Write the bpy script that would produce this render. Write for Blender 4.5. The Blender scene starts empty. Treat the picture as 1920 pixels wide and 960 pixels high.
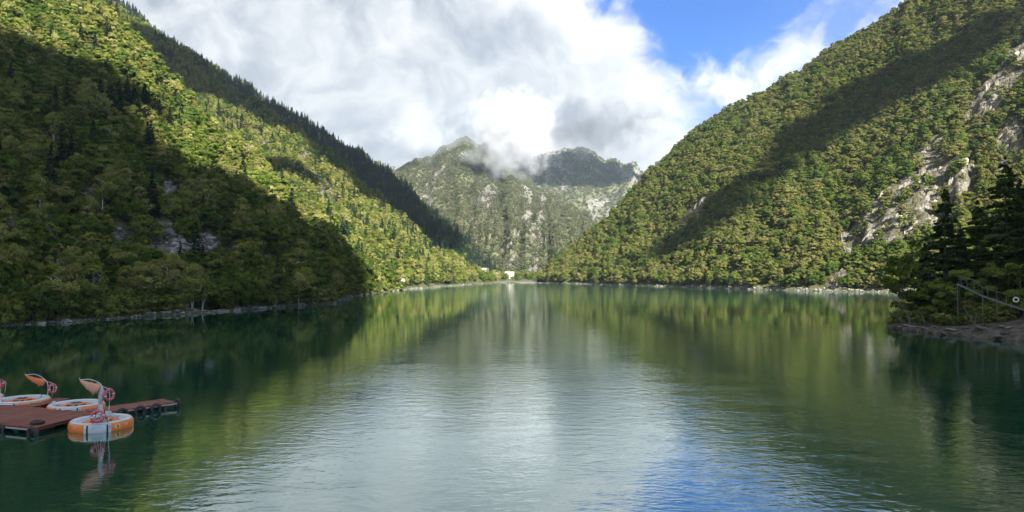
import bpy, bmesh, math, random
import numpy as np
from mathutils import Vector, Matrix, Euler
from mathutils.bvhtree import BVHTree
random.seed(7)
rng = np.random.default_rng(11)
sc = bpy.context.scene
R = math.radians
C = sc.collection

# ------------------------------------------------------------------ camera, sky, sun, exposure
F, HOR, HC = 1333.333, 512.0, 8.6          # focal length and horizon row (pixels of the 1920 frame), eye height (m)
cam = bpy.data.objects.new('camera', bpy.data.cameras.new('camera'))
C.objects.link(cam)
cam.location = (0, 0, HC); cam.rotation_euler = (R(90), 0, 0)
cam.data.lens = 25.0; cam.data.sensor_width = 36.0; cam.data.sensor_fit = 'HORIZONTAL'
cam.data.shift_y = (HOR - 480) / 1920; cam.data.clip_start = 0.5; cam.data.clip_end = 20000
sc.camera = cam
SUN_EL, SUN_AZ = R(36), R(150)             # azimuth clockwise from +Y: behind the camera, slightly to the right
TO_SUN = Vector((math.sin(SUN_AZ) * math.cos(SUN_EL), math.cos(SUN_AZ) * math.cos(SUN_EL), math.sin(SUN_EL)))
sun = bpy.data.objects.new('sun', bpy.data.lights.new('sun', 'SUN'))
C.objects.link(sun)
sun.data.energy = 5.0; sun.data.angle = R(0.53); sun.data.color = (1.0, 0.955, 0.88)
sun.rotation_euler = TO_SUN.to_track_quat('Z', 'Y').to_euler()
sc.view_settings.view_transform = 'Standard'; sc.view_settings.look = 'None'
sc.view_settings.exposure = 2.15; sc.view_settings.gamma = 1.0; sc.view_settings.use_curve_mapping = False
sc.cycles.max_bounces = 12; sc.cycles.diffuse_bounces = 3; sc.cycles.glossy_bounces = 3
sc.cycles.transmission_bounces = 4; sc.cycles.volume_bounces = 5; sc.cycles.transparent_max_bounces = 6
sc.cycles.caustics_reflective = False; sc.cycles.caustics_refractive = False

class NT:
    """small helper around a node tree"""
    def __init__(s, tree): s.t = tree; s.n = tree.nodes; s.n.clear()
    def add(s, typ, **kw):
        n = s.n.new(typ)
        for k, v in kw.items(): setattr(n, k, v)
        return n
    def put(s, sock, v):
        if isinstance(v, bpy.types.NodeSocket): s.t.links.new(v, sock)
        elif v is not None: sock.default_value = v
    def math(s, op, a, b=None, c=None, clamp=False):
        n = s.add('ShaderNodeMath', operation=op, use_clamp=clamp)
        s.put(n.inputs[0], a); s.put(n.inputs[1], b); s.put(n.inputs[2], c)
        return n.outputs[0]
    def sep(s, v):
        n = s.add('ShaderNodeSeparateXYZ'); s.put(n.inputs[0], v); return n.outputs
    def comb(s, x, y, z):
        n = s.add('ShaderNodeCombineXYZ'); s.put(n.inputs[0], x); s.put(n.inputs[1], y); s.put(n.inputs[2], z); return n.outputs[0]
    def vmath(s, op, a, b=None):
        n = s.add('ShaderNodeVectorMath', operation=op); s.put(n.inputs[0], a); s.put(n.inputs[1], b); return n.outputs[0]
    def noise(s, vec, scale, detail=4, rough=0.55, dist=0.0, color=False):
        n = s.add('ShaderNodeTexNoise'); s.put(n.inputs['Vector'], vec)
        n.inputs['Scale'].default_value = scale; n.inputs['Detail'].default_value = detail
        n.inputs['Roughness'].default_value = rough; n.inputs['Distortion'].default_value = dist
        return n.outputs['Color' if color else 'Fac']
    def step(s, x, lo, hi, a=0.0, b=1.0, smooth=True):
        n = s.add('ShaderNodeMapRange', interpolation_type='SMOOTHSTEP' if smooth else 'LINEAR')
        for i, v in enumerate((x, lo, hi, a, b)): s.put(n.inputs[i], v)
        return n.outputs[0]
    def mix(s, fac, a, b, blend='MIX'):
        n = s.add('ShaderNodeMix', data_type='RGBA', blend_type=blend)
        s.put(n.inputs[0], fac)
        for i, v in ((6, a), (7, b)):
            s.put(n.inputs[i], tuple(v) + (1,) if isinstance(v, tuple) and len(v) == 3 else v)
        return n.outputs[2]
    def ramp(s, fac, stops, interp='LINEAR'):
        n = s.add('ShaderNodeValToRGB'); s.put(n.inputs[0], fac); cr = n.color_ramp; cr.interpolation = interp
        while len(cr.elements) < len(stops): cr.elements.new(0.5)
        for e, (p, c) in zip(cr.elements, stops): e.position = p; e.color = tuple(c) + (1,)
        return n.outputs[0]
    def bump(s, h, strength=0.5, dist=0.1, normal=None):
        n = s.add('ShaderNodeBump'); n.inputs['Strength'].default_value = strength; n.inputs['Distance'].default_value = dist
        s.put(n.inputs['Height'], h); s.put(n.inputs['Normal'], normal); return n.outputs[0]

world = bpy.data.worlds.new('World'); sc.world = world; world.use_nodes = True
w = NT(world.node_tree)
d = w.vmath('NORMALIZE', w.add('ShaderNodeTexCoord').outputs['Generated'])
sky = w.add('ShaderNodeTexSky', sky_type='NISHITA', sun_disc=False, sun_elevation=SUN_EL, sun_rotation=SUN_AZ)
sky.air_density = 1.1; sky.dust_density = 0.3; sky.ozone_density = 2.0
dx, dy, dz = w.sep(d)
az = w.math('ARCTAN2', dx, dy); el = w.math('ARCSINE', dz)
# clouds sit on the sky sphere, stretched a little sideways towards the horizon
cv = w.vmath('MULTIPLY', d, (1.0, 1.0, 1.05))
warp = w.vmath('MULTIPLY', w.vmath('SUBTRACT', w.noise(cv, 3.2, 4, 0.6, color=True), (0.5, 0.5, 0.5)), (0.26, 0.26, 0.26))
cv2 = w.vmath('ADD', cv, warp)
n_big = w.noise(cv2, 2.6, 3, 0.55)
n_mid = w.noise(cv2, 7.0, 8, 0.58)
n_fin = w.noise(cv2, 16.0, 8, 0.62)
# the opening of blue sky up and to the right, and smaller broken gaps elsewhere
ga = w.math('DIVIDE', w.math('SUBTRACT', az, 0.262), 0.165)
ge = w.math('DIVIDE', w.math('SUBTRACT', el, 0.46), 0.215)
ga2 = w.math('ADD', ga, w.math('MULTIPLY', ge, 0.10))
gd = w.math('SQRT', w.math('ADD', w.math('MULTIPLY', ga2, ga2), w.math('MULTIPLY', ge, ge)))
gd = w.math('ADD', gd, w.math('MULTIPLY', w.math('SUBTRACT', n_mid, 0.5), 1.1))
gd = w.math('ADD', gd, w.math('MULTIPLY', w.math('SUBTRACT', n_fin, 0.5), 0.75))
gap = w.step(gd, 0.80, 1.16, 1.0, 0.0)
# right of the opening: thin broken cloud
thin = w.math('MULTIPLY', w.step(az, 0.18, 0.30), w.step(n_mid, 0.40, 0.58, 0.85, 0.0))
holes = w.math('MULTIPLY', w.step(w.math('ADD', w.math('MULTIPLY', n_big, 0.7), w.math('MULTIPLY', n_mid, 0.3)), 0.36, 0.44, 1.0, 0.0), w.step(el, 0.45, 0.7))
blue = w.math('MAXIMUM', w.math('MAXIMUM', gap, thin), holes)
cover = w.math('SUBTRACT', 1.0, blue, clamp=True)
lit = w.vmath('ADD', cv2, (0.012, -0.008, 0.034))
rel_ = w.math('ADD', w.math('SUBTRACT', n_mid, w.noise(lit, 7.0, 8, 0.58)), w.math('MULTIPLY', w.math('SUBTRACT', n_fin, w.noise(lit, 16.0, 8, 0.62)), 0.22))
shade = w.math('ADD', w.math('MULTIPLY', n_big, 0.50), w.math('ADD', w.math('MULTIPLY', n_mid, 0.42), w.math('MULTIPLY', rel_, 0.80)))
shade = w.math('ADD', shade, w.math('MULTIPLY', w.step(gd, 1.05, 2.6, 0.17, 0.0), 1.0))      # sunlit edge round the opening
shade = w.math('SUBTRACT', shade, w.math('MULTIPLY', w.step(az, -0.05, -0.45), 0.05))
ccol = w.ramp(shade, [(0.28, (0.098, 0.113, 0.132)), (0.40, (0.150, 0.162, 0.177)), (0.51, (0.200, 0.207, 0.215)), (0.68, (0.262, 0.264, 0.267))])
skyc = w.vmath('MULTIPLY', sky.outputs[0], (0.037, 0.037, 0.037))
skyc = w.vmath('MULTIPLY', skyc, (0.15, 0.57, 1.25))
col = w.mix(cover, skyc, ccol)
bg = w.add('ShaderNodeBackground'); w.put(bg.inputs[0], col); bg.inputs[1].default_value = 1.0
w.put(w.add('ShaderNodeOutputWorld').inputs[0], bg.outputs[0])

# ------------------------------------------------------------------ helpers
def tag(o, label=None, cat=None, group=None, kind=None):
    for k, v in (('label', label), ('category', cat), ('group', group), ('kind', kind)):
        if v: o[k] = v
    return o

def link(name, me, mat=None, parent=None):
    o = bpy.data.objects.new(name, me); C.objects.link(o)
    if mat is not None:
        for m in (mat if isinstance(mat, (list, tuple)) else [mat]): me.materials.append(m)
    if parent is not None: o.parent = parent
    return o

def empty(name, loc, rz=0.0):
    o = bpy.data.objects.new(name, None); C.objects.link(o)
    o.location = loc; o.rotation_euler = (0, 0, rz); o.empty_display_size = 0.3
    return o

def mesh_np(name, v, f, smooth=False):
    me = bpy.data.meshes.new(name)
    v = np.asarray(v, dtype=np.float32); f = np.asarray(f, dtype=np.int32); k = f.shape[1]
    me.vertices.add(len(v)); me.vertices.foreach_set('co', v.ravel())
    me.loops.add(f.size); me.loops.foreach_set('vertex_index', f.ravel())
    me.polygons.add(len(f)); me.polygons.foreach_set('loop_start', np.arange(0, f.size, k, dtype=np.int32))
    me.polygons.foreach_set('loop_total', np.full(len(f), k, dtype=np.int32))
    me.polygons.foreach_set('use_smooth', np.full(len(f), smooth, dtype=bool))
    me.update(calc_edges=True); me.validate()
    return me

class MB:
    """collects shapes into one mesh"""
    def __init__(s): s.v = []; s.f = []
    def add(s, vs, fs):
        b = len(s.v); s.v += [tuple(p) for p in vs]; s.f += [tuple(i + b for i in f) for f in fs]; return s
    def box(s, c, size, rz=0.0, m=None):
        hx, hy, hz = (q / 2 for q in size)
        vs = [Vector((x * hx, y * hy, z * hz)) for z in (-1, 1) for y in (-1, 1) for x in (-1, 1)]
        M = Matrix.Translation(c) @ (m if m is not None else Matrix.Rotation(rz, 4, 'Z'))
        return s.add([M @ p for p in vs], [(0, 2, 3, 1), (4, 5, 7, 6), (0, 1, 5, 4), (2, 6, 7, 3), (0, 4, 6, 2), (1, 3, 7, 5)])
    def tube(s, pts, rad, n=8, closed=False, cap=True):
        pts = [Vector(p) for p in pts]; k = len(pts)
        rads = list(rad) if isinstance(rad, (list, tuple)) else [rad] * k
        rings = []
        up = Vector((0.13, 0.21, 0.97))
        for i, p in enumerate(pts):
            a = pts[(i - 1) % k] if (closed or i > 0) else p
            b = pts[(i + 1) % k] if (closed or i < k - 1) else p
            t = (b - a).normalized()
            if abs(t.dot(up)) > 0.98: up = Vector((0.9, 0.3, 0.1)).normalized()
            u = t.cross(up).normalized(); v = t.cross(u)
            rings.append([p + (u * math.cos(2 * math.pi * j / n) + v * math.sin(2 * math.pi * j / n)) * rads[i] for j in range(n)])
        vs = [q for r_ in rings for q in r_]; fs = []
        for i in range(k if closed else k - 1):
            a0, b0 = i * n, ((i + 1) % k) * n
            for j in range(n): fs.append((a0 + j, a0 + (j + 1) % n, b0 + (j + 1) % n, b0 + j))
        if cap and not closed: fs += [tuple(range(n))[::-1], tuple(range((k - 1) * n, k * n))]
        return s.add(vs, fs)
    def lathe(s, prof, n=48, a0=0.0, a1=2 * math.pi):
        full = abs(a1 - a0 - 2 * math.pi) < 1e-6; m = n if full else n + 1; k = len(prof)
        vs = [(r_ * math.cos(a0 + (a1 - a0) * i / n), r_ * math.sin(a0 + (a1 - a0) * i / n), z) for i in range(m) for r_, z in prof]
        fs = []
        for i in range(n):
            p, q = i * k, ((i + 1) % m) * k
            for j in range(k - 1): fs.append((p + j, q + j, q + j + 1, p + j + 1))
        return s.add(vs, fs)
    def build(s, name, mat=None, parent=None, smooth=False):
        me = bpy.data.meshes.new(name); me.from_pydata(s.v, [], s.f)
        if smooth: me.polygons.foreach_set('use_smooth', [True] * len(me.polygons))
        me.update(); return link(name, me, mat, parent)

# vectorised value noise -------------------------------------------------
def _hash(i, j, k):
    h = (i.astype(np.int64) * 374761393 + j.astype(np.int64) * 668265263 + k.astype(np.int64) * 2147483647) & 0xffffffff
    h = ((h ^ (h >> 13)) * 1274126177) & 0xffffffff
    return ((h ^ (h >> 16)) & 0xffff) / 65535.0
def vnoise(p):
    p = np.asarray(p, float); i = np.floor(p).astype(np.int64); f = p - i; f = f * f * (3 - 2 * f); out = 0
    for a in (0, 1):
        for b in (0, 1):
            for c in (0, 1):
                wgt = (f[..., 0] if a else 1 - f[..., 0]) * (f[..., 1] if b else 1 - f[..., 1]) * (f[..., 2] if c else 1 - f[..., 2])
                out = out + wgt * _hash(i[..., 0] + a, i[..., 1] + b, i[..., 2] + c)
    return out
def fbm(p, octv=4, ridged=False):
    s, a, t = 0, 0.5, 0
    for o in range(octv):
        n = vnoise(np.asarray(p) * (2 ** o) + 17.3 * o)
        if ridged: n = 1 - np.abs(2 * n - 1)
        s = s + a * n; t += a; a *= 0.5
    return s / t

def smooth(x, a, b):
    t = np.clip((x - a) / (b - a), 0, 1); return t * t * (3 - 2 * t)
def in_poly(px, py, poly):
    inside = np.zeros(px.shape, bool); n = len(poly)
    for i in range(n):
        x1, y1 = poly[i]; x2, y2 = poly[(i + 1) % n]
        c = ((y1 > py) != (y2 > py)) & (px < (x2 - x1) * (py - y1) / (y2 - y1 + 1e-9) + x1)
        inside ^= c
    return inside
def world_at(px, py, Y):
    return Vector(((px - 960) / F * Y, Y, HC + (HOR - py) / F * Y))
def on_water(px, py, z=0.0):
    return world_at(px, py, (HC - z) * F / (py - HOR))
def to_px(p):
    return 960 + F * p[..., 0] / p[..., 1], HOR + F * (HC - p[..., 2]) / p[..., 1]

# ------------------------------------------------------------------ materials
def new_mat(name):
    m = bpy.data.materials.new(name); m.use_nodes = True
    return m, NT(m.node_tree)
def out_(t, shader):
    t.put(t.add('ShaderNodeOutputMaterial').inputs[0], shader)
def plain(name, col, rough=0.5, var=0.12, scale=6.0, metal=0.0, bumpd=0.0, dirt=None):
    m, t = new_mat(name)
    tc = t.add('ShaderNodeTexCoord').outputs['Object']
    n = t.noise(tc, scale, 6, 0.6)
    c = t.mix(n, tuple(x * (1 - var * 2) for x in col), tuple(min(1, x * (1 + var * 2)) for x in col))
    if dirt:
        c = t.mix(t.step(t.noise(tc, scale * 0.6, 8, 0.7), 0.52, 0.72, 0.0, 0.8), c, dirt)
    b = t.add('ShaderNodeBsdfPrincipled'); t.put(b.inputs['Base Color'], c)
    t.put(b.inputs['Roughness'], t.step(n, 0.2, 0.8, rough * 0.8, min(1, rough * 1.2))); b.inputs['Metallic'].default_value = metal
    if bumpd: t.put(b.inputs['Normal'], t.bump(n, 0.6, bumpd))
    out_(t, b.outputs[0]); return m

def leaf_mat(name, stops, trans=0.35):
    m, t = new_mat(name)
    rnd = t.add('ShaderNodeObjectInfo').outputs['Random']
    tint = t.add('ShaderNodeAttribute', attribute_name='tint').outputs['Fac']
    c = t.ramp(rnd, stops)
    k = t.step(tint, 0, 1, 0.62, 1.38, smooth=False)
    c = t.vmath('MULTIPLY', c, t.comb(k, k, k))
    dif = t.add('ShaderNodeBsdfDiffuse'); t.put(dif.inputs[0], c)
    tr = t.add('ShaderNodeBsdfTranslucent'); t.put(tr.inputs[0], t.vmath('MULTIPLY', c, (1.25, 1.2, 0.6)))
    mx = t.add('ShaderNodeMixShader'); mx.inputs[0].default_value = trans
    t.put(mx.inputs[1], dif.outputs[0]); t.put(mx.inputs[2], tr.outputs[0])
    out_(t, mx.outputs[0]); return m

M = {}
M['leaf_green'] = leaf_mat('leaf_green', [(0.0, (0.040, 0.070, 0.012)), (0.3, (0.066, 0.100, 0.017)), (0.55, (0.092, 0.126, 0.022)), (0.8, (0.120, 0.146, 0.030)), (1.0, (0.048, 0.076, 0.020))], 0.24)
M['leaf_olive'] = leaf_mat('leaf_olive', [(0.0, (0.050, 0.070, 0.014)), (0.25, (0.098, 0.112, 0.024)), (0.5, (0.128, 0.132, 0.032)), (0.75, (0.138, 0.128, 0.046)), (1.0, (0.078, 0.090, 0.024))], 0.20)
M['leaf_yellow'] = leaf_mat('leaf_yellow', [(0.0, (0.130, 0.148, 0.032)), (0.4, (0.185, 0.195, 0.048)), (0.8, (0.230, 0.225, 0.075)), (1.0, (0.185, 0.185, 0.055))], 0.32)
M['needle'] = leaf_mat('needle', [(0.0, (0.030, 0.055, 0.016)), (0.5, (0.044, 0.074, 0.020)), (1.0, (0.058, 0.084, 0.024))], 0.15)
M['needle_blue'] = leaf_mat('needle_blue', [(0.0, (0.016, 0.032, 0.022)), (0.6, (0.026, 0.046, 0.028)), (1.0, (0.050, 0.065, 0.030))], 0.1)
M['leaf_far'] = leaf_mat('leaf_far', [(0.0, (0.050, 0.066, 0.032)), (0.35, (0.078, 0.090, 0.042)), (0.6, (0.102, 0.106, 0.056)), (0.8, (0.128, 0.112, 0.068)), (1.0, (0.040, 0.055, 0.034))], 0.2)
M['bark'] = plain('bark', (0.10, 0.08, 0.06), 0.9, 0.25, 4.0)
M['bark_pale'] = plain('bark_pale', (0.38, 0.35, 0.29), 0.8, 0.3, 3.0, dirt=(0.08, 0.07, 0.06))

def terrain_mat(name, soil_a, soil_b, rock_a, rock_b, rs=0.08, relief=1.0):
    m, t = new_mat(name)
    pos = t.add('ShaderNodeNewGeometry').outputs['Position']
    rock = t.add('ShaderNodeAttribute', attribute_name='rock').outputs['Fac']
    n1 = t.noise(pos, rs * 0.5, 8, 0.65); n2 = t.noise(pos, rs * 4, 8, 0.7)
    soil = t.mix(t.step(n1, 0.35, 0.65), soil_a, soil_b)
    soil = t.mix(t.step(n2, 0.55, 0.75, 0, 0.5), soil, (0.10, 0.095, 0.05))
    sp = t.vmath('MULTIPLY', pos, (1.0, 1.0, 0.35))
    v = t.add('ShaderNodeTexVoronoi', feature='DISTANCE_TO_EDGE'); t.put(v.inputs['Vector'], t.vmath('ADD', sp, t.vmath('MULTIPLY', t.noise(pos, rs * 2, 4, color=True), (6 / 1, 6, 6)))); v.inputs['Scale'].default_value = rs * 3
    crack = t.step(v.outputs['Distance'], 0.0, 0.12)
    rn = t.noise(sp, rs * 2.5, 10, 0.72, 0.6)
    rk = t.ramp(rn, [(0.3, tuple(x * 0.45 for x in rock_a)), (0.46, rock_a), (0.62, rock_b), (0.8, tuple(x * 0.8 for x in rock_a))])
    rk = t.mix(t.step(t.noise(pos, rs * 2.2, 8, 0.65), 0.46, 0.56, 0, 0.85), rk, soil_b)
    mask = t.step(t.math('ADD', rock, t.math('MULTIPLY', t.math('SUBTRACT', n2, 0.5), 0.9)), 0.35, 0.6)
    col = t.mix(mask, soil, rk)
    h = t.math('ADD', t.math('MULTIPLY', rn, 2.0), t.math('MULTIPLY', crack, 0.6))
    h = t.math('MULTIPLY', h, t.step(mask, 0, 1, 0.25, 1.0))
    b = t.add('ShaderNodeBsdfPrincipled'); t.put(b.inputs['Base Color'], col); b.inputs['Roughness'].default_value = 0.92
    b.inputs['Specular IOR Level'].default_value = 0.2
    t.put(b.inputs['Normal'], t.bump(h, 1.0, 2.4 * relief))
    out_(t, b.outputs[0]); return m
M['hill'] = terrain_mat('hill_ground', (0.040, 0.046, 0.016), (0.075, 0.075, 0.028), (0.135, 0.120, 0.096), (0.29, 0.262, 0.215))
M['hill_far'] = terrain_mat('mountain_ground', (0.060, 0.075, 0.032), (0.120, 0.115, 0.060), (0.19, 0.18, 0.16), (0.30, 0.285, 0.255), 0.02, 3.0)
M['bank'] = terrain_mat('bank_ground', (0.035, 0.034, 0.020), (0.07, 0.06, 0.04), (0.15, 0.13, 0.105), (0.24, 0.21, 0.17), 0.35, 0.25)
M['rock'] = None
def rock_mat(name, a, b, sc_=0.6, bd=0.25):
    m, t = new_mat(name)
    tc = t.add('ShaderNodeTexCoord').outputs['Object']; rnd = t.add('ShaderNodeObjectInfo').outputs['Random']
    p = t.vmath('ADD', tc, t.comb(t.math('MULTIPLY', rnd, 50), rnd, rnd))
    n = t.noise(p, sc_, 10, 0.7, 0.8); n2 = t.noise(p, sc_ * 5, 6, 0.7)
    c = t.ramp(n, [(0.28, tuple(x * 0.4 for x in a)), (0.45, a), (0.6, b), (0.75, tuple(x * 0.75 for x in a))])
    c = t.mix(t.step(n2, 0.5, 0.75, 0, 0.5), c, (0.09, 0.085, 0.05))
    bs = t.add('ShaderNodeBsdfPrincipled'); t.put(bs.inputs['Base Color'], c); bs.inputs['Roughness'].default_value = 0.9
    bs.inputs['Specular IOR Level'].default_value = 0.25
    t.put(bs.inputs['Normal'], t.bump(t.math('ADD', n, t.math('MULTIPLY', n2, 0.3)), 1.0, bd)); out_(t, bs.outputs[0]); return m
M['cliff_rock'] = rock_mat('cliff_rock', (0.115, 0.102, 0.082), (0.235, 0.21, 0.172), 0.45, 1.3)
M['grey_rock'] = rock_mat('grey_rock', (0.13, 0.125, 0.115), (0.28, 0.27, 0.25), 0.5, 0.15)

# ------------------------------------------------------------------ water
m, t = new_mat('lake_water')
pos = t.add('ShaderNodeNewGeometry').outputs['Position']
X, Yy, Z = t.sep(pos)
dist = t.math('SQRT', t.math('ADD', t.math('MULTIPLY', X, X), t.math('MULTIPLY', Yy, Yy)))
wv = t.comb(t.math('MULTIPLY', X, 0.62), Yy, 0.0)
ww = t.vmath('ADD', wv, t.vmath('MULTIPLY', t.noise(wv, 0.25, 2, 0.5, color=True), (2.2, 2.2, 0)))
n1 = t.noise(ww, 1.6, 2, 0.5); n2 = t.noise(ww, 3.8, 3, 0.55)
n3 = t.noise(t.comb(t.math('MULTIPLY', X, 0.10), t.math('MULTIPLY', Yy, 0.16), 3.0), 1.0, 3, 0.5)
h = t.math('ADD', t.math('MULTIPLY', n1, 0.024), t.math('MULTIPLY', n2, 0.013))
patch = t.step(t.noise(t.comb(t.math('MULTIPLY', X, 0.012), t.math('MULTIPLY', Yy, 0.03), 0.0), 1.0, 4, 0.55), 0.32, 0.62, 0.45, 1.0)
calm = t.step(dist, 35, 160, 1.0, 0.10)
lee = t.step(X, -30.0, -8.0, 0.22, 1.0)                 # calmer water along the left bank
h = t.math('MULTIPLY', h, t.math('MULTIPLY', t.math('MULTIPLY', patch, calm), lee))
h = t.math('ADD', h, t.math('MULTIPLY', n3, 0.006))
nrm = t.bump(h, 1.0, 1.0)
body = t.add('ShaderNodeBsdfDiffuse'); t.put(body.inputs[0], (0.001, 0.050, 0.030, 1))
gl = t.add('ShaderNodeBsdfGlossy'); t.put(gl.inputs[0], (0.88, 0.97, 0.95, 1)); t.put(gl.inputs['Roughness'], t.step(dist, 30, 300, 0.02, 0.09)); t.put(gl.inputs['Normal'], nrm)
fr = t.add('ShaderNodeLayerWeight'); fr.inputs['Blend'].default_value = 0.5; t.put(fr.inputs['Normal'], nrm)
fres = t.math('ADD', t.math('MULTIPLY', t.math('POWER', fr.outputs['Facing'], 2.1), 0.94), 0.04, clamp=True)
b = t.add('ShaderNodeMixShader'); t.put(b.inputs[0], fres); t.put(b.inputs[1], body.outputs[0]); t.put(b.inputs[2], gl.outputs[0])
out_(t, b.outputs[0]); M['water'] = m
wx = [-2600, 2600]; 
o = link('water', mesh_np('water', [(-2600, -500, 0), (2600, -500, 0), (2600, 900, 0), (-2600, 900, 0)], [(0, 1, 2, 3)]), M['water'])
tag(o, kind='structure')
o = link('lake_bed', mesh_np('lake_bed', [(-3200, -600, -9), (3200, -600, -9), (3200, 4600, -9), (-3200, 4600, -9)], [(0, 1, 2, 3)]), M['bank'])
tag(o, kind='structure')

# ------------------------------------------------------------------ hills: each layer runs from its foot to its crest and falls away behind
ROCK = [[(1572, 442), (1640, 375), (1700, 330), (1760, 262), (1800, 285), (1835, 330), (1805, 385), (1760, 440), (1690, 452), (1640, 470), (1590, 480)],
        [(1795, 215), (1830, 165), (1868, 108), (1925, 60), (1960, 90), (1895, 190), (1840, 228)],
        [(1862, 285), (1885, 232), (1915, 232), (1925, 300), (1880, 330)],
        [(1270, 415), (1300, 385), (1335, 365), (1345, 375), (1300, 410), (1280, 425)], [(1345, 360), (1385, 335), (1390, 345), (1350, 372)],
        [(1550, 548), (1560, 505), (1585, 500), (1600, 548)]]
SCREE = [[(190, 500), (205, 430), (285, 405), (350, 415), (415, 455), (425, 525), (350, 530), (250, 515)],
         [(-10, 390), (40, 395), (60, 450), (20, 480), (-10, 470)], [(85, 335), (120, 335), (190, 355), (200, 385), (130, 375), (90, 360)],
         [(465, 250), (500, 260), (510, 290), (480, 290)], [(480, 485), (520, 480), (520, 515), (485, 515)], [(60, 398), (115, 393), (130, 432), (80, 440)], [(428, 466), (472, 462), (484, 505), (440, 512)], [(300, 355), (335, 350), (350, 390), (310, 395)]]
PALE = [[(550, 275), (575, 285), (640, 380), (620, 400), (570, 330)]]
layers = {}
def layer(name, cols, ncol, nrow, power, amp, freq, mat, z_foot=-3.0, rocks=(), rock_noise=None, gully=0.0, seed=0.0, tail=1.6, rockdisp=0.0):
    """cols: (column px, foot Y, crest px row, crest Y) of the hill seen from the lake; returns a height field mesh in metres"""
    cols = np.array(cols, float); px = np.linspace(cols[0, 0], cols[-1, 0], ncol)
    Yb, pc, Yc = (np.interp(px, cols[:, 0], cols[:, i]) for i in (1, 2, 3))
    ker = np.ones(5) / 5
    for _ in range(2): pc = np.convolve(np.pad(pc, 2, mode='edge'), ker, 'valid')
    tt = np.concatenate([np.linspace(-0.12, 0, 5)[:-1], np.linspace(0, 1, nrow) ** 1.15, np.linspace(1, tail, nrow // 5)[1:]])
    T, PX = np.meshgrid(tt, px); Yb, pc, Yc = Yb[:, None], pc[:, None], Yc[:, None]
    Y = Yb + T * (Yc - Yb); X = (PX - 960) / F * Y
    zc = HC + (HOR - pc) / F * Yc; zc = np.maximum(zc, 0.5)
    tc = np.clip(T, 0, 1)
    g = tc ** power
    g = g - 0.06 * np.maximum(tc - 0.8, 0) / 0.2 * 0.0
    Zt = np.where(T < 0, T * 60, zc * g + (0.35 * np.clip(T / 0.006, 0, 1) if z_foot < 0 else 0))
    Zt = np.where(T > 1, zc - (T - 1) * (Yc - Yb) * 0.55, Zt)
    P = np.stack([X, Y, Zt * 0.6], -1)
    fade = np.clip(T * 7, 0, 1) * np.clip(zc / (amp * 4), 0, 1)
    Zt = Zt + (fbm(P * freq + seed, 5) - 0.5) * 2 * amp * fade
    if gully:
        along = np.stack([PX * gully + 2.0 * fbm(P * freq * 0.7 + 5, 3), T * 1.2, np.full_like(T, seed)], -1)
        Zt = Zt + (fbm(along, 3, ridged=True) - 0.6) * 2.0 * amp * fade
    rock = np.zeros_like(T)
    _, PYY = to_px(np.stack([X, Y, Zt], -1))
    jx = (fbm(P * freq * 4 + 3, 3) - 0.5) * 50; jy = (fbm(P * freq * 4 + 31, 3) - 0.5) * 50
    for poly in rocks: rock = np.maximum(rock, in_poly(PX + jx, PYY + jy, poly) * 1.0)
    if rock_noise is not None: rock = np.maximum(rock, rock_noise(PX, PYY, T, P))
    if rockdisp:
        rd = fbm(P * np.array([0.13, 0.13, 0.06]) + 9, 4, ridged=True) - 0.5
        Zt = Zt + rd * rockdisp * rock
    V = np.stack([X, Y, Zt], -1).reshape(-1, 3); k = T.shape[1]
    i, j = np.meshgrid(np.arange(ncol - 1), np.arange(k - 1), indexing='ij'); a = (i * k + j).ravel()
    f = np.stack([a, a + k, a + k + 1, a + 1], -1)
    me = mesh_np(name, V, f, True)
    at = me.attributes.new('rock', 'FLOAT', 'POINT'); at.data.foreach_set('value', rock.ravel().astype(np.float32))
    o = link(name, me, mat); tag(o, kind='structure')
    fr = rock.ravel()[f].mean(1); ft = T.ravel()[f].mean(1)
    L = dict(V=V, f=f, rock=fr, t=ft, bvh=BVHTree.FromPolygons([tuple(q) for q in V], [tuple(q) for q in f]), obj=o)
    layers[name] = L
    return L

def water_Y(py): return HC * F / (py - HOR)
left = layer('left_hillside', [(-1500, 62, -900, 420), (-900, 84, -560, 460), (-400, 101, -300, 480), (-150, 110, -160, 490), (0, 115, -90, 490), (150, 125, -8, 480),
    (270, 140, 105, 445), (400, 154, 252, 400), (500, 172, 345, 372), (600, 192, 432, 352), (630, 199, 458, 346), (645, 232, 470, 344), (690, 292, 505, 336), (730, 326, 538, 338), (765, 370, 551, 376)],
    360, 150, 1.35, 6.5, 0.012, M['hill'], rocks=SCREE, gully=0.012, seed=1.0)
mid = layer('left_slope', [(-500, 500, -420, 900), (100, 420, -75, 900), (190, 400, -8, 900), (300, 380, 78, 880), (420, 350, 165, 850), (520, 330, 222, 820), (640, 318, 318, 760), (740, 345, 402, 690),
    (800, 405, 452, 650), (850, 470, 487, 620), (890, 545, 508, 625), (925, 592, 524, 640), (950, 640, 531, 680)],
    300, 130, 1.25, 8.0, 0.008, M['hill'], rocks=SCREE[3:4] + PALE, gully=0.02, seed=4.0)
dark = layer('conifer_ridge', [(-300, 800, -260, 1400), (150, 760, -50, 1400), (215, 750, 0, 1400), (300, 740, 66, 1390), (400, 730, 132, 1370), (520, 720, 196, 1340), (640, 700, 268, 1300), (700, 690, 308, 1260),
    (740, 690, 335, 1230), (800, 690, 390, 1130), (850, 690, 440, 1020), (890, 700, 478, 950), (930, 720, 510, 900)],
    200, 100, 1.1, 14.0, 0.006, M['hill'], z_foot=2.0, gully=0.02, seed=8.0)
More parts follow.
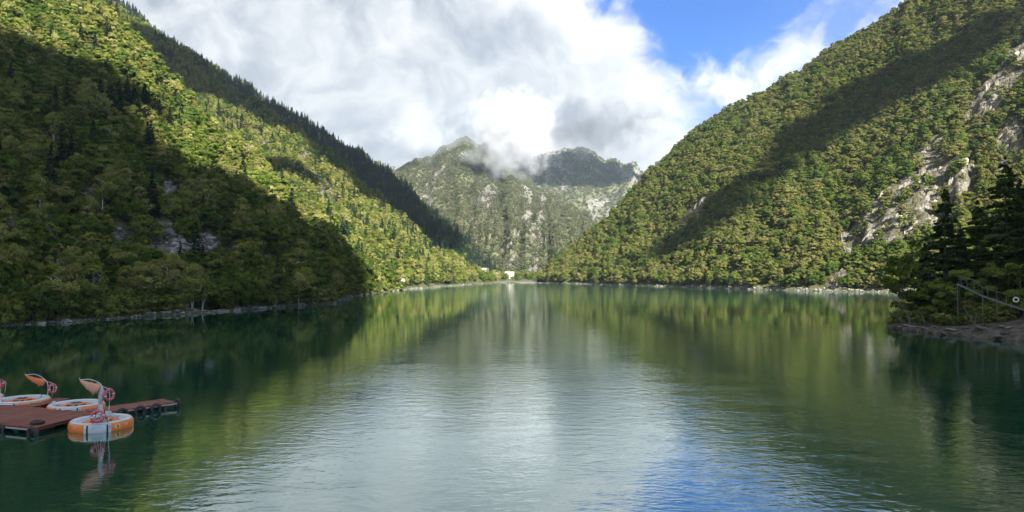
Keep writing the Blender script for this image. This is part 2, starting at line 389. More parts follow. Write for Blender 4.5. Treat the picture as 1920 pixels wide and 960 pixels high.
def streaks(s1, lo, hi):
    def fn(PX, PY, T, P):
        a = np.stack([PX * 0.045 + PY * 0.03 + 3 * fbm(P * 0.004, 2), PY * 0.012 - PX * 0.006, np.full_like(PX, s1)], -1)
        return smooth(fbm(a, 4), lo, hi)
    return fn
foot = layer('brown_spur', [(560, 900, 230, 1800), (700, 900, 303, 1750), (740, 900, 324, 1720), (800, 900, 372, 1600), (860, 880, 425, 1400), (920, 850, 472, 1200), (990, 820, 512, 1050)],
    120, 70, 1.1, 16.0, 0.006, M['hill_far'], z_foot=2.0, rock_noise=streaks(2.0, 0.42, 0.62), gully=0.03, seed=12.0)
peak = layer('central_mountain', [(560, 1000, 420, 2300), (660, 900, 375, 2300), (740, 850, 330, 2300), (800, 800, 299, 2320), (850, 780, 274, 2350), (880, 780, 262, 2360), (905, 780, 274, 2340), (940, 780, 302, 2280), (970, 780, 326, 2200),
    (1010, 780, 356, 2150), (1060, 780, 388, 2080), (1110, 800, 424, 1950), (1160, 820, 470, 1800), (1230, 850, 520, 1700)],
    240, 150, 1.15, 20.0, 0.004, M['hill_far'], z_foot=3.0, rock_noise=streaks(0.0, 0.54, 0.70), gully=0.035, seed=16.0, rockdisp=5)
spur = layer('central_spur', [(760, 800, 506, 1000), (800, 790, 476, 1150), (850, 770, 432, 1350), (900, 760, 386, 1550), (935, 755, 352, 1700), (965, 750, 331, 1780), (1010, 750, 357, 1720), (1060, 750, 390, 1620), (1110, 760, 425, 1480), (1160, 780, 472, 1250), (1200, 800, 512, 1000)],
    220, 130, 1.1, 24.0, 0.005, M['hill_far'], z_foot=3.0, rock_noise=streaks(9.0, 0.52, 0.66), gully=0.04, seed=36.0, rockdisp=5)
back = layer('rear_mountain', [(760, 1900, 380, 3400), (860, 1800, 335, 3400), (960, 1700, 303, 3450), (1000, 1700, 294, 3450), (1040, 1650, 290, 3400), (1085, 1600, 281, 3400), (1110, 1600, 290, 3380), (1135, 1600, 308, 3350), (1165, 1550, 303, 3300), (1190, 1500, 310, 3250),
    (1215, 1500, 326, 3200), (1260, 1500, 365, 3100), (1400, 1400, 450, 3000)],
    200, 110, 1.0, 26.0, 0.003, M['hill_far'], z_foot=3.0, rock_noise=streaks(5.0, 0.54, 0.68), gully=0.03, seed=20.0, rockdisp=6)
right = layer('right_hillside', [(1008, 612, 526, 640), (1020, 603, 515, 648), (1050, 582, 482, 660), (1100, 546, 442, 672), (1150, 510, 398, 682), (1220, 462, 330, 695), (1330, 402, 240, 705), (1400, 372, 203, 700), (1480, 348, 150, 690),
    (1560, 332, 95, 680), (1640, 318, 46, 668), (1700, 308, 6, 660), (1760, 298, -36, 650), (1900, 276, -140, 640), (2150, 235, -320, 620), (2600, 170, -640, 600), (3400, 110, -1100, 560)],
    420, 190, 1.12, 8.0, 0.012, M['hill'], rocks=ROCK, gully=0.016, seed=24.0, rockdisp=7)
bank = layer('rocky_point', [(1664, 112.0, 611, 113.5), (1675, 109.5, 604, 116), (1700, 106, 593, 120), (1740, 101.5, 581, 126), (1780, 98.0, 570, 130), (1830, 94.5, 548, 134), (1920, 89, 505, 138), (2100, 76, 440, 140), (2500, 60, 330, 140), (3000, 45, 200, 140)],
    220, 60, 0.85, 0.6, 0.12, M['bank'], z_foot=-2.5, rock_noise=lambda PX, PY, T, P: smooth(0.30 - T + 0.4 * (fbm(P * 0.3, 3) - 0.5), 0.0, 0.1), seed=28.0, tail=2.6)
# valley floor with its pale beach
vf = layer('valley_floor', [(800, 470, 524, 800), (840, 484, 522, 820), (852, 548, 520, 860), (900, 588, 518, 900), (960, 600, 516, 900), (1015, 606, 516, 900), (1060, 640, 516, 900)],
    80, 40, 0.8, 0.5, 0.03, M['hill_far'], z_foot=-1.0, rock_noise=lambda PX, PY, T, P: smooth(0.06 - T, 0.0, 0.03), seed=31.0)

def ground(x, y):
    best = None
    for L in layers.values():
        h = L['bvh'].ray_cast(Vector((x, y, 3000)), Vector((0, 0, -1)))[0]
        if h is not None and (best is None or h.z > best): best = h.z
    return best if best is not None else 0.0
def hit(px, py, names=None):
    dv = (world_at(px, py, 100) - Vector((0, 0, HC))).normalized(); best = None
    for k, L in layers.items():
        if names and k not in names: continue
        h = L['bvh'].ray_cast(Vector((0, 0, HC)), dv)
        if h[0] is not None and (best is None or h[3] < best[1]): best = (h[0], h[3])
    return best[0] if best else None

# ------------------------------------------------------------------ clouds added out of view overhead to throw the shade, and cloud on the peaks
m, t = new_mat('shade_cloud_white')
tc = t.add('ShaderNodeTexCoord').outputs['Object']
dif = t.add('ShaderNodeBsdfDiffuse'); t.put(dif.inputs[0], t.mix(t.noise(tc, 0.02, 4), (0.80, 0.82, 0.85), (0.88, 0.88, 0.88)))
out_(t, dif.outputs[0]); M['cloud'] = m
bm = bmesh.new(); bmesh.ops.create_icosphere(bm, subdivisions=2, radius=1.0)
SPH_V = np.array([v.co for v in bm.verts]); SPH_F = np.array([[v.index for v in f.verts] for f in bm.faces]); bm.free()
bm = bmesh.new(); bmesh.ops.create_icosphere(bm, subdivisions=3, radius=1.0)
SPH3_V = np.array([v.co for v in bm.verts]); SPH3_F = np.array([[v.index for v in f.verts] for f in bm.faces]); bm.free()
def shade_cloud(label, pts, alt, r0, r1, fill=1.0, skip=0.0, inset=0.75, soft=0.0):
    """an added, unseen cloud at height alt, shaped so its shadow falls on the ground outline pts"""
    sp = np.array([tuple(Vector(p) + TO_SUN * ((alt - p[2]) / TO_SUN.z)) for p in pts])
    lo, hi = sp[:, :2].min(0), sp[:, :2].max(0); ctr = sp[:, :2].mean(0)
    vs, fs, n = [], [], 0
    stepd = r0 * 0.9 / fill
    gx, gy = np.meshgrid(np.arange(lo[0], hi[0], stepd), np.arange(lo[1], hi[1], stepd))
    q = np.stack([gx.ravel(), gy.ravel()], -1) + rng.uniform(-0.35, 0.35, (gx.size, 2)) * stepd
    q = q[in_poly(q[:, 0], q[:, 1], [tuple(p[:2]) for p in sp])]
    ed = np.full(len(q), 1e9)
    for a_, b_ in zip(sp[:, :2], np.roll(sp[:, :2], -1, 0)):
        u_ = np.clip(((q - a_) @ (b_ - a_)) / max(1e-6, (b_ - a_) @ (b_ - a_)), 0, 1); ed = np.minimum(ed, np.linalg.norm(q - a_ - u_[:, None] * (b_ - a_), axis=1))
    q = q[(ed > r0 * inset) & (rng.random(len(q)) < (1.0 if not soft else 1.0) * np.clip(ed / (r0 * max(soft, 1e-3)) * 0.8 + 0.2, 0, 1))]
    for x, y in q:
        if skip and fbm(np.array([[x * 0.012, y * 0.012, 3.0]]), 3)[0] < skip: continue
        r = rng.uniform(r0, r1); s = SPH_V * (r, r, r * 0.55)
        s = s * (0.8 + 0.45 * fbm(SPH_V * 1.7 + rng.uniform(0, 50), 3))[:, None]
        vs.append(s + (x, y, alt + rng.uniform(-0.2, 0.5) * r)); fs.append(SPH_F + n); n += len(s)
    if not vs: return
    me = mesh_np('cloud', np.concatenate(vs), np.concatenate(fs), True)
    o = link('cloud', me, M['cloud']); tag(o, label, kind='structure')  # shadow caster only, placed above the view
def outline(pxs, names):
    out = []
    for px, py in pxs:
        h = hit(px, py, names)
        if h is not None: out.append(tuple(h))
    return out
edge = outline([(8, 88), (70, 78), (130, 78), (190, 118), (240, 172), (305, 242), (365, 300), (430, 352), (510, 405), (590, 455), (645, 497), (700, 530)], ['left_hillside'])
shade_cloud('unseen broad cloud added to shade the near lake and left hillside', edge + [(-50, 330, 0), (-10, 200, 0), (60, 170, 10), (150, 175, 35), (260, 165, 40), (330, 60, 0), (330, -160, 0), (-520, -160, 0), (-560, 200, 60), (-400, 330, 120)], 1050, 26, 36, 1.0, 0.31, 0.7, 2.0)  # added caster, cut to the wanted shade edge on the left hillside
rb = outline([(1860, 20), (1710, 105), (1610, 165), (1510, 225), (1410, 305), (1310, 385), (1220, 450), (1160, 495), (1230, 505), (1300, 475), (1400, 395), (1500, 315), (1620, 240), (1720, 190), (1800, 135), (1900, 50)], ['right_hillside'])
shade_cloud('unseen ragged cloud added to shade a band of the right hillside', rb, 1050, 15, 22, 1.0, 0.40, 0.6, 2.5)  # added caster for the diagonal shade band, out of view
pk = outline([(985, 300), (1000, 335), (1040, 345), (1080, 348), (1120, 345), (1160, 340), (1195, 335), (1180, 312), (1150, 306)], ['rear_mountain', 'central_mountain']) + outline([(1100, 288), (1040, 294)], ['rear_mountain'])
shade_cloud('unseen cloud added to shade the rear mountain', pk, 1650, 34, 50, 1.0, 0.0, 0.0)  # added high above the view to put the dark patch on the summits
dk = outline([(560, 262), (640, 335), (720, 395), (790, 448), (850, 478)], ['conifer_ridge', 'left_slope']) + outline([(885, 478), (845, 442), (790, 388), (735, 338), (640, 275), (520, 203), (400, 139), (300, 73), (240, 26)], ['conifer_ridge']) + outline([(300, 110), (420, 190), (500, 240)], ['conifer_ridge', 'left_slope'])
shade_cloud('unseen narrow cloud added to darken the conifer ridge', dk, 1120, 26, 38)  # unseen caster added so the ridge lies in shade

ms = outline([(215, 20), (330, 105), (430, 185), (540, 280), (600, 340), (560, 352), (470, 290), (400, 225), (300, 125)], ['left_slope', 'conifer_ridge'])
shade_cloud('unseen broken cloud added to dim the upper left slope', ms, 1120, 17, 26, 1.0, 0.40, 0.3)  # unseen caster added for dappled shade beside the sunlit crest
def cloud_volume(label, px, py, Y, rx, ry, rdep, dens, thr=0.5, nscale=2.0, lift=0.0):
    m, t = new_mat('cloud_vapour')
    p = t.add('ShaderNodeTexCoord').outputs['Object']; wp = t.vmath('ADD', p, (px * 0.013, py * 0.017, Y * 0.001))
    k = rx / F * Y; kz = ry / F * Y
    q = t.vmath('MULTIPLY', wp, (k / 60, rdep / 60, kz / 60))
    n = t.noise(q, nscale, 6, 0.6, 0.3)
    r = t.vmath('LENGTH', p) if False else None
    ln = t.add('ShaderNodeVectorMath', operation='LENGTH'); t.put(ln.inputs[0], p)
    f = t.math('ADD', t.math('SUBTRACT', 1.0, ln.outputs['Value']), t.math('MULTIPLY', t.math('SUBTRACT', n, 0.5), 2.1))
    dn = t.step(f, thr - 0.30, thr + 0.50, 0.0, dens)
    v = t.add('ShaderNodeVolumePrincipled'); t.put(v.inputs['Color'], (0.66, 0.67, 0.69, 1)); t.put(v.inputs['Density'], dn); v.inputs['Anisotropy'].default_value = 0.0
    t.put(t.add('ShaderNodeOutputMaterial').inputs['Volume'], v.outputs[0])
    me = mesh_np('cloud', SPH_V * 1.04, SPH_F); o_ = link('cloud', me, m); o_.location = world_at(px, py, Y); o_.scale = (k, rdep, kz)
    tag(o_, label, kind='structure'); return o_
cloud_volume('bright white puff of cloud in front of the central mountain', 962, 252, 1750, 96, 98, 110, 0.034, 0.40, 1.9)
cloud_volume('thin wisp trailing down the mountain', 934, 308, 1750, 36, 46, 50, 0.025, 0.5, 0.9)
cloud_volume('small wisp of cloud left of the white puff', 880, 294, 1800, 46, 24, 60, 0.018, 0.5, 0.9)
cloud_volume('wide cloud base hiding the summits', 1060, 238, 2850, 250, 74, 150, 0.009, 0.42, 0.8)
cloud_volume('low cloud over the left shoulder of the mountain', 806, 262, 2150, 110, 52, 100, 0.010, 0.48, 0.9)

# ------------------------------------------------------------------ tree meshes
def crown_mesh(name, h, rx, clumps, per, leaf, flat=0.75, base=0.25, seed=0, mats=(), trunk=None, droop=0.0, shape='round'):
    r = np.random.default_rng(seed); cs = []
    while len(cs) < clumps:
        q = r.normal(size=3); q /= np.linalg.norm(q); rad = r.uniform(0.35, 1.0) ** 0.45
        q = q * rad
        zz = base * h + (q[2] * 0.5 + 0.5) * (1 - base) * h
        wid = rx * (1.0 if shape == 'round' else (0.35 + 0.65 * (1 - abs(q[2])) ))
        cs.append((q[0] * wid, q[1] * wid, zz, q))
    V, Fc, tint, n = [], [], [], 0
    for cx, cy, cz, q in cs:
        sr = rx * r.uniform(0.28, 0.44); ct = r.uniform(0, 1)
        p = r.normal(size=(per, 3)); p /= np.linalg.norm(p, axis=1)[:, None]
        p[:, 2] = np.where(p[:, 2] < -0.3, -p[:, 2], p[:, 2])
        pos = p * sr * r.uniform(0.55, 1.05, (per, 1)) * (1, 1, flat) + (cx, cy, cz)
        nor = p * 0.8 + r.normal(size=(per, 3)) * 0.30 + np.array(q) * 0.55 + (0, 0, 0.2); nor /= np.linalg.norm(nor, axis=1)[:, None]
        u = np.cross(nor, r.normal(size=(per, 3))); u /= np.linalg.norm(u, axis=1)[:, None]; v = np.cross(nor, u)
        a = leaf * r.uniform(0.6, 1.3, (per, 1)); b_ = a * r.uniform(0.5, 0.9, (per, 1))
        quad = np.stack([pos - u * a, pos - v * b_ * 0.9 + nor * a * 0.15, pos + u * a, pos + v * b_ - nor * a * 0.1], 1)
        V.append(quad.reshape(-1, 3)); Fc.append(np.arange(per * 4).reshape(-1, 4) + n); n += per * 4
        tint.append(np.repeat(np.clip(ct * 0.6 + r.uniform(0, 0.4, per), 0, 1), 4))
    V = np.concatenate(V); Fc = np.concatenate(Fc); tint = np.concatenate(tint)
    me = mesh_np(name, V, Fc); at = me.attributes.new('tint', 'FLOAT', 'POINT'); at.data.foreach_set('value', tint.astype(np.float32))
    me.polygons.foreach_set('use_smooth', [False] * len(me.polygons))
    for m_ in mats: me.materials.append(m_)
    return me
def fir_mesh(name, h, rad, tiers, per, leaf, seed=0, mats=(), power=0.8, base=0.06, flatb=False):
    r = np.random.default_rng(seed); V, tint = [], []
    for i in range(tiers):
        tz = i / (tiers - 1); z0 = h * (base + (1 - base) * tz); R0 = rad * (1 - tz) ** power * r.uniform(0.8, 1.12) + rad * 0.03
        nb = max(4, int(6 + 5 * (1 - tz)))
        for k in range(nb):
            an = 2 * math.pi * (k + r.uniform(-0.3, 0.3)) / nb + i * 0.7; L = R0 * (r.uniform(0.45, 1.15) if flatb else r.uniform(0.6, 1.1)); zj = r.uniform(-1.1, 1.1) * h / tiers if flatb else 0; ct = r.uniform(0, 1)
            m_ = max(2, int(per * (0.3 + L / rad)))
            s = r.uniform(0.08, 1.0, m_) ** 0.7; wd = L * (0.34 if flatb else 0.24) * (1.15 - s)
            dv = np.array([math.cos(an), math.sin(an), 0]); sd = np.array([-math.sin(an), math.cos(an), 0])
            zz = z0 + zj + ((0.16 * s - 0.22 * s * s) * L if flatb else -0.30 * L * s ** 1.5) + r.normal(size=m_) * leaf * 0.35
            pos = dv * (L * s)[:, None] + sd * (r.uniform(-1, 1, m_) * wd)[:, None]; pos[:, 2] = zz
            nor = np.array([0, 0, 1.0]) + r.normal(size=(m_, 3)) * 0.35 + dv * 0.3; nor /= np.linalg.norm(nor, axis=1)[:, None]
            u = dv + r.normal(size=(m_, 3)) * 0.45; u -= nor * (u * nor).sum(1)[:, None]; u /= np.linalg.norm(u, axis=1)[:, None]; v = np.cross(nor, u)
            a = leaf * r.uniform(0.7, 1.4, (m_, 1)); b_ = a * 0.42
            V.append(np.stack([pos - u * a, pos - v * b_, pos + u * a - (0, 0, 0.12 * leaf), pos + v * b_], 1).reshape(-1, 3))
            tint.append(np.repeat(np.clip(ct * 0.6 + r.uniform(0, 0.4, m_), 0, 1), 4))
    V = np.concatenate(V); tint = np.concatenate(tint)
    me = mesh_np(name, V, np.arange(len(V)).reshape(-1, 4)); at = me.attributes.new('tint', 'FLOAT', 'POINT'); at.data.foreach_set('value', tint.astype(np.float32))
    for m_ in mats: me.materials.append(m_)
    return me
def trunk_mesh(name, h, r0, seed=0, limbs=5, spread=1.5, mat=None, multi=1):
    r = np.random.default_rng(seed); mb = MB()
    for s_ in range(multi):
        lean = r.normal(size=2) * 0.06 * h + (r.normal(size=2) * 0.10 * h if multi > 1 else 0)
        pts = [(lean[0] * (k / 5) ** 1.3, lean[1] * (k / 5) ** 1.3, h * k / 5 - (0.6 if k == 0 else 0)) for k in range(6)]
        mb.tube(pts, [r0 * (1 - 0.17 * k) for k in range(6)], 6)
        for _ in range(limbs):
            k = r.uniform(0.4, 0.95); an = r.uniform(0, 6.28); b0 = Vector((lean[0] * k ** 1.3, lean[1] * k ** 1.3, h * k))
            e = b0 + Vector((math.cos(an) * spread, math.sin(an) * spread, spread * r.uniform(0.4, 1.0)))
            mb.tube([b0, (b0 + e) / 2 + Vector((0, 0, 0.1 * spread)), e], [r0 * 0.4, r0 * 0.28, r0 * 0.1], 5)
    me = bpy.data.meshes.new(name); me.from_pydata(mb.v, [], mb.f); me.update()
    if mat: me.materials.append(mat)
    return me
UNIT = {}   # crowns about one tree high: height in metres as listed
def protos(kind, metas): UNIT[kind] = metas
protos('broadleaf', [(crown_mesh('broadleaf_crown', (6.0, 6.8, 5.0, 7.2, 4.4)[i], (2.9, 2.3, 3.2, 2.6, 2.2)[i], (26, 20, 30, 34, 16)[i], 80, 0.27, 0.7, 0.10, 100 + i, [M['leaf_olive']]), trunk_mesh('broadleaf_trunk', 4.2, 0.16, i, 5, 1.5, M['bark'])) for i in range(5)])
protos('green', [(crown_mesh('green_crown', (7.0, 8.4, 5.6, 7.6, 6.2)[i], (3.1, 2.2, 3.2, 2.6, 2.0)[i], (30, 24, 32, 26, 18)[i], 80, 0.26, 0.8, 0.12, 120 + i, [M['leaf_green']]), trunk_mesh('green_trunk', 5.0, 0.17, 10 + i, 5, 1.5, M['bark'])) for i in range(5)])
protos('birch', [(crown_mesh('birch_crown', 8.0, 2.1 + 0.2 * (i % 3), 30, 64, 0.21, 1.0, 0.26, 140 + i, [M['leaf_yellow']], shape='oval'), trunk_mesh('birch_trunk', 6.8, 0.11, 20 + i, 6, 1.2, M['bark_pale'], 2)) for i in range(4)])
protos('shrub', [(crown_mesh('shrub_crown', 3.6, 1.9 + 0.2 * (i % 2), 20, 60, 0.20, 0.9, -0.05, 160 + i, [M['leaf_green'] if i % 2 else M['leaf_yellow']]), trunk_mesh('shrub_stems', 2.4, 0.05, 30 + i, 4, 0.9, M['bark'], 4)) for i in range(4)])
protos('spruce', [(fir_mesh('spruce_crown', 11.0, 2.3 + 0.2 * i, 15, 10, 0.42, 180 + i, [M['needle_blue']]), None) for i in range(3)])
protos('far', [(crown_mesh('far_crown', 8.0, 5.0 + 0.5 * i, 12, 16, 1.1, 0.7, 0.0, 200 + i, [M['leaf_far']]), None) for i in range(3)])
HT = dict(broadleaf=6.0, green=7.0, birch=8.0, shrub=3.6, spruce=11.0, far=8.0)

# ------------------------------------------------------------------ forest: scatter, keep the largest in view as trees of their own, the rest as one mass per hill
def scatter(L, spacing, kinds, tmin=0.03, tmax=1.15, rock_cut=0.5, smin=0.7, smax=1.3, xy=(-350, 2300), zmin=0.9, dens=None, on_rock=0.0):
    V, f = L['V'], L['f']
    a = V[f]; ar = 0.5 * np.linalg.norm(np.cross(a[:, 2] - a[:, 0], a[:, 3] - a[:, 1]), axis=1)
    ctr = a.mean(1); okf = (L['t'] > tmin) & (L['t'] < tmax) & True
    px, py = to_px(ctr); okf &= (px > xy[0]) & (px < xy[1]) & (py > -420)
    ar = ar * np.where(L['rock'] < rock_cut, 1.0, on_rock)
    if dens is not None: ar = ar * dens(px, py, L['t'])
    pr = ar * okf; n = int(pr.sum() / spacing ** 2)
    idx = rng.choice(len(f), n, p=pr / pr.sum()); u, v = rng.random((2, n, 1))
    q = a[idx]; p = (q[:, 0] * (1 - u) + q[:, 1] * u) * (1 - v) + (q[:, 3] * (1 - u) + q[:, 2] * u) * v
    k = rng.choice(len(kinds), n, p=np.array([w_ for _, w_ in kinds]) / sum(w_ for _, w_ in kinds))
    # kinds come in patches
    pn = fbm(p * 0.035 + 40, 3); order = [kk for kk, _ in kinds]
    sh = rng.random(n) < 0.5; cum = np.cumsum([w_ for _, w_ in kinds]) / sum(w_ for _, w_ in kinds)
    rank = np.argsort(np.argsort(pn)) / n
    k = np.where(sh, np.searchsorted(cum, rank, side='left').clip(0, len(kinds) - 1), k)
    s = rng.uniform(smin, smax, n)
    res = []
    ok = p[:, 2] > zmin
    for i in np.nonzero(ok)[0]: res.append((order[k[i]], p[i], s[i], rng.uniform(0, 6.28), int(rng.integers(0, 99)), L['t'][idx[i]]))
    return res

proto_objs = {}
def proto_collection(kind):
    if kind not in proto_objs:
        col_ = bpy.data.collections.new(kind + '_source')
        for i, (cr, tk) in enumerate(UNIT[kind]):
            o_ = bpy.data.objects.new('%s_source_%d' % (kind, i), cr); col_.objects.link(o_)
        proto_objs[kind] = col_
    return proto_objs[kind]
def mass(name, label, kind, items, parent=None):
    if not items: return
    me = bpy.data.meshes.new(name); n = len(items)
    me.vertices.add(n); me.vertices.foreach_set('co', np.array([it[1] for it in items], np.float32).ravel())
    def at(nm, typ, arr, fld):
        a_ = me.attributes.new(nm, typ, 'POINT'); a_.data.foreach_set(fld, arr)
    at('idx', 'INT', np.array([it[4] % len(UNIT[kind]) for it in items], np.int32), 'value')
    at('rot', 'FLOAT_VECTOR', np.array([(0, 0, it[3]) for it in items], np.float32).ravel(), 'vector')
    sz = np.array([it[2] for it in items]); wob = rng.uniform(0.85, 1.15, n)
    at('scl', 'FLOAT_VECTOR', np.stack([sz * wob, sz * wob, sz], -1).astype(np.float32).ravel(), 'vector')
    o_ = link(name, me); tag(o_, label, kind='stuff')
    g = bpy.data.node_groups.new('scatter_' + kind, 'GeometryNodeTree')
    g.interface.new_socket('Geometry', in_out='INPUT', socket_type='NodeSocketGeometry'); g.interface.new_socket('Geometry', in_out='OUTPUT', socket_type='NodeSocketGeometry')
    gi = g.nodes.new('NodeGroupInput'); go = g.nodes.new('NodeGroupOutput'); ip = g.nodes.new('GeometryNodeInstanceOnPoints')
    ci = g.nodes.new('GeometryNodeCollectionInfo'); ci.inputs['Collection'].default_value = proto_collection(kind)
    ci.inputs['Separate Children'].default_value = True; ci.inputs['Reset Children'].default_value = True
    def named(nm, typ):
        q = g.nodes.new('GeometryNodeInputNamedAttribute'); q.data_type = typ; q.inputs['Name'].default_value = nm
        return q.outputs['Attribute']
    lk = g.links.new
    lk(gi.outputs[0], ip.inputs['Points']); lk(ci.outputs[0], ip.inputs['Instance']); ip.inputs['Pick Instance'].default_value = True
    lk(named('idx', 'INT'), ip.inputs['Instance Index'])
    er = g.nodes.new('FunctionNodeEulerToRotation'); lk(named('rot', 'FLOAT_VECTOR'), er.inputs[0]); lk(er.outputs[0], ip.inputs['Rotation'])
    lk(named('scl', 'FLOAT_VECTOR'), ip.inputs['Scale']); lk(ip.outputs[0], go.inputs[0])
    md = o_.modifiers.new('scatter', 'NODES'); md.node_group = g
    return o_

shore_only = lambda px, py, t_: np.where(t_ < 0.12, 1.0, 0.0)
forest = {}
forest['left hillside'] = scatter(left, 4.0, [('green', 0.50), ('broadleaf', 0.20), ('birch', 0.24), ('spruce', 0.06)], 0.07, 1.08, 0.4, 0.5, 1.45, on_rock=0.10)
shoreL = scatter(left, 1.9, [('shrub', 0.75), ('birch', 0.10), ('green', 0.15)], 0.004, 0.13, 0.5, 0.55, 1.2, zmin=0.3, on_rock=0.25, dens=lambda px, py, t_: np.where((t_ < 0.016) & (px > 270) & (px < 660), 0.5, 1.0) * np.where(t_ < 0.05, 1.6, 1.0))
forest['left slope'] = scatter(mid, 4.0, [('green', 0.34), ('birch', 0.44), ('broadleaf', 0.13), ('spruce', 0.09)], 0.008, 1.08, 0.5, 0.45, 1.2, on_rock=0.3)
forest['conifer ridge'] = scatter(dark, 5.6, [('spruce', 0.88), ('green', 0.12)], 0.1, 1.06, 0.8, 0.35, 1.5)
forest['brown spur'] = scatter(foot, 12, [('far', 1.0)], 0.05, 1.05, 0.5, 0.4, 0.9, on_rock=0.35)
forest['central mountain'] = scatter(peak, 7.0, [('far', 1.0)], 0.02, 1.05, 0.5, 0.3, 0.75, (600, 1300), on_rock=0.3)
forest['central spur'] = scatter(spur, 6.5, [('far', 1.0)], 0.02, 1.05, 0.5, 0.3, 0.7, (700, 1260), on_rock=0.3)
forest['rear mountain'] = scatter(back, 14, [('far', 1.0)], 0.1, 1.05, 0.5, 0.5, 1.1, (850, 1300), on_rock=0.3)
forest['right hillside'] = scatter(right, 2.85, [('broadleaf', 0.72), ('green', 0.28)], 0.006, 1.08, 0.45, 0.35, 1.05, on_rock=0.10)
forest['valley floor'] = scatter(vf, 7.5, [('broadleaf', 0.6), ('green', 0.4)], 0.14, 1.0, 0.5, 0.5, 1.1, (830, 1060))
cnt = {k: len(v) for k, v in forest.items()}; print('trees', cnt, len(shoreL))

def visible(p, h):
    top = Vector((p[0], p[1], p[2] + h * 0.8)); eye = Vector((0, 0, HC)); dv = top - eye; D = dv.length; dv.normalize()
    for L in layers.values():
        q = L['bvh'].ray_cast(eye, dv, D - 4)
        if q[0] is not None: return False
    return True
# ------------------------------------------------------------------ the trees that show largest stand on their own
NAMES = dict(broadleaf='broadleaf_tree', green='broadleaf_tree', birch='birch_tree', shrub='shrub', spruce='spruce_tree')
LOOK = dict(broadleaf='olive broadleaf tree', green='green broadleaf tree', birch='pale yellow-green birch', shrub='bushy shrub', spruce='dark pointed spruce')
LOOK2 = dict(broadleaf='olive tree', green='green tree', birch='yellow birch', shrub='leafy shrub', spruce='dark spruce')
ONES = ['', 'first', 'second', 'third', 'fourth', 'fifth', 'sixth', 'seventh', 'eighth', 'ninth', 'tenth', 'eleventh', 'twelfth', 'thirteenth', 'fourteenth', 'fifteenth', 'sixteenth', 'seventeenth', 'eighteenth', 'nineteenth']
CARD = ['', 'one', 'two', 'three', 'four', 'five', 'six', 'seven', 'eight', 'nine', 'ten', 'eleven', 'twelve', 'thirteen', 'fourteen', 'fifteen', 'sixteen', 'seventeen', 'eighteen', 'nineteen']
TENS = ['', '', 'twenty', 'thirty', 'forty', 'fifty', 'sixty', 'seventy', 'eighty', 'ninety']
def ordw(k): return 'hundred and ' + ordw(k - 100) if k > 100 else 'hundredth' if k == 100 else ONES[k] if k < 20 else (TENS[k // 10] + 'th').replace('yth', 'ieth') if k % 10 == 0 else TENS[k // 10] + '-' + ONES[k % 10]
def carw(k): return 'over a hundred' if k > 99 else CARD[k] if k < 20 else TENS[k // 10] + ('-' + CARD[k % 10] if k % 10 else '')
NAMED = []
def settle(items):
    """items: (object, plain description, column in the photo); tells apart those that read alike by their order from the left"""
    by = {}
    for o_, d_, x_ in items: by.setdefault(d_, []).append((x_, o_))
    for d_, l_ in by.items():
        l_.sort(key=lambda q: q[0]); n_ = len(l_)
        for k_, (_, o_) in enumerate(l_, 1):
            o_['label'] = d_ if n_ == 1 else d_ + (', leftmost of ' if k_ == 1 else ', rightmost of ' if k_ == n_ else ', %s of ' % ordw(k_)) + carw(n_) + ('' if k_ in (1, n_) else ' from left')
def across(px):
    for lim, w_ in ((32, 'by the left edge'), (95, 'over banner boat'), (150, 'over mastless boat'), (240, 'over nearest boat'), (330, 'over dock finger'), (430, 'past dock finger'), (545, 'before the pole'), (592, 'near the pole'), (660, 'past the pole'), (740, 'on left headland'),
                    (800, 'before the beach'), (850, 'over beach start'), (900, 'over low house'), (1010, 'over the beach'), (1300, 'past the valley'), (1560, 'before the cliff'), (1720, 'around the cliff')):
        if px < lim: return w_
    return 'behind the firs'
def upward(z, py, px):
    if z == 'conifer ridge': return 'on ridge ' + ('foot' if py > 490 else 'above foot' if py > 465 else 'partway up' if py > 430 else 'midway up' if py > 380 else 'high up')
    if z == 'left shore': return 'at the waterline' if py > 548 else 'in shore thicket'
    for lim, w_ in ((130, 'near photo top'), (240, 'high up'), (330, 'above ledge'), (400, 'by ledge level'), (450, 'by scree top'), (500, 'by scree level')):
        if py < lim: return w_
    return 'near water'
pools = dict(broadleaf_tree=[], birch_tree=[], shrub=[], spruce_tree=[])
zones = dict(forest); zones['left shore'] = shoreL
for z, its in zones.items():
    for i, it in enumerate(its):
        if it[0] not in NAMES: continue
        p = it[1]; px, py = to_px(np.array(p)); h = HT[it[0]] * it[2]
        if 0 < px < 1920 and py > 5: pools[NAMES[it[0]]].append((h / p[1], z, i, px, py))
used = {z: set() for z in zones}
LIMIT = dict(broadleaf_tree=300, birch_tree=240, shrub=260, spruce_tree=240)
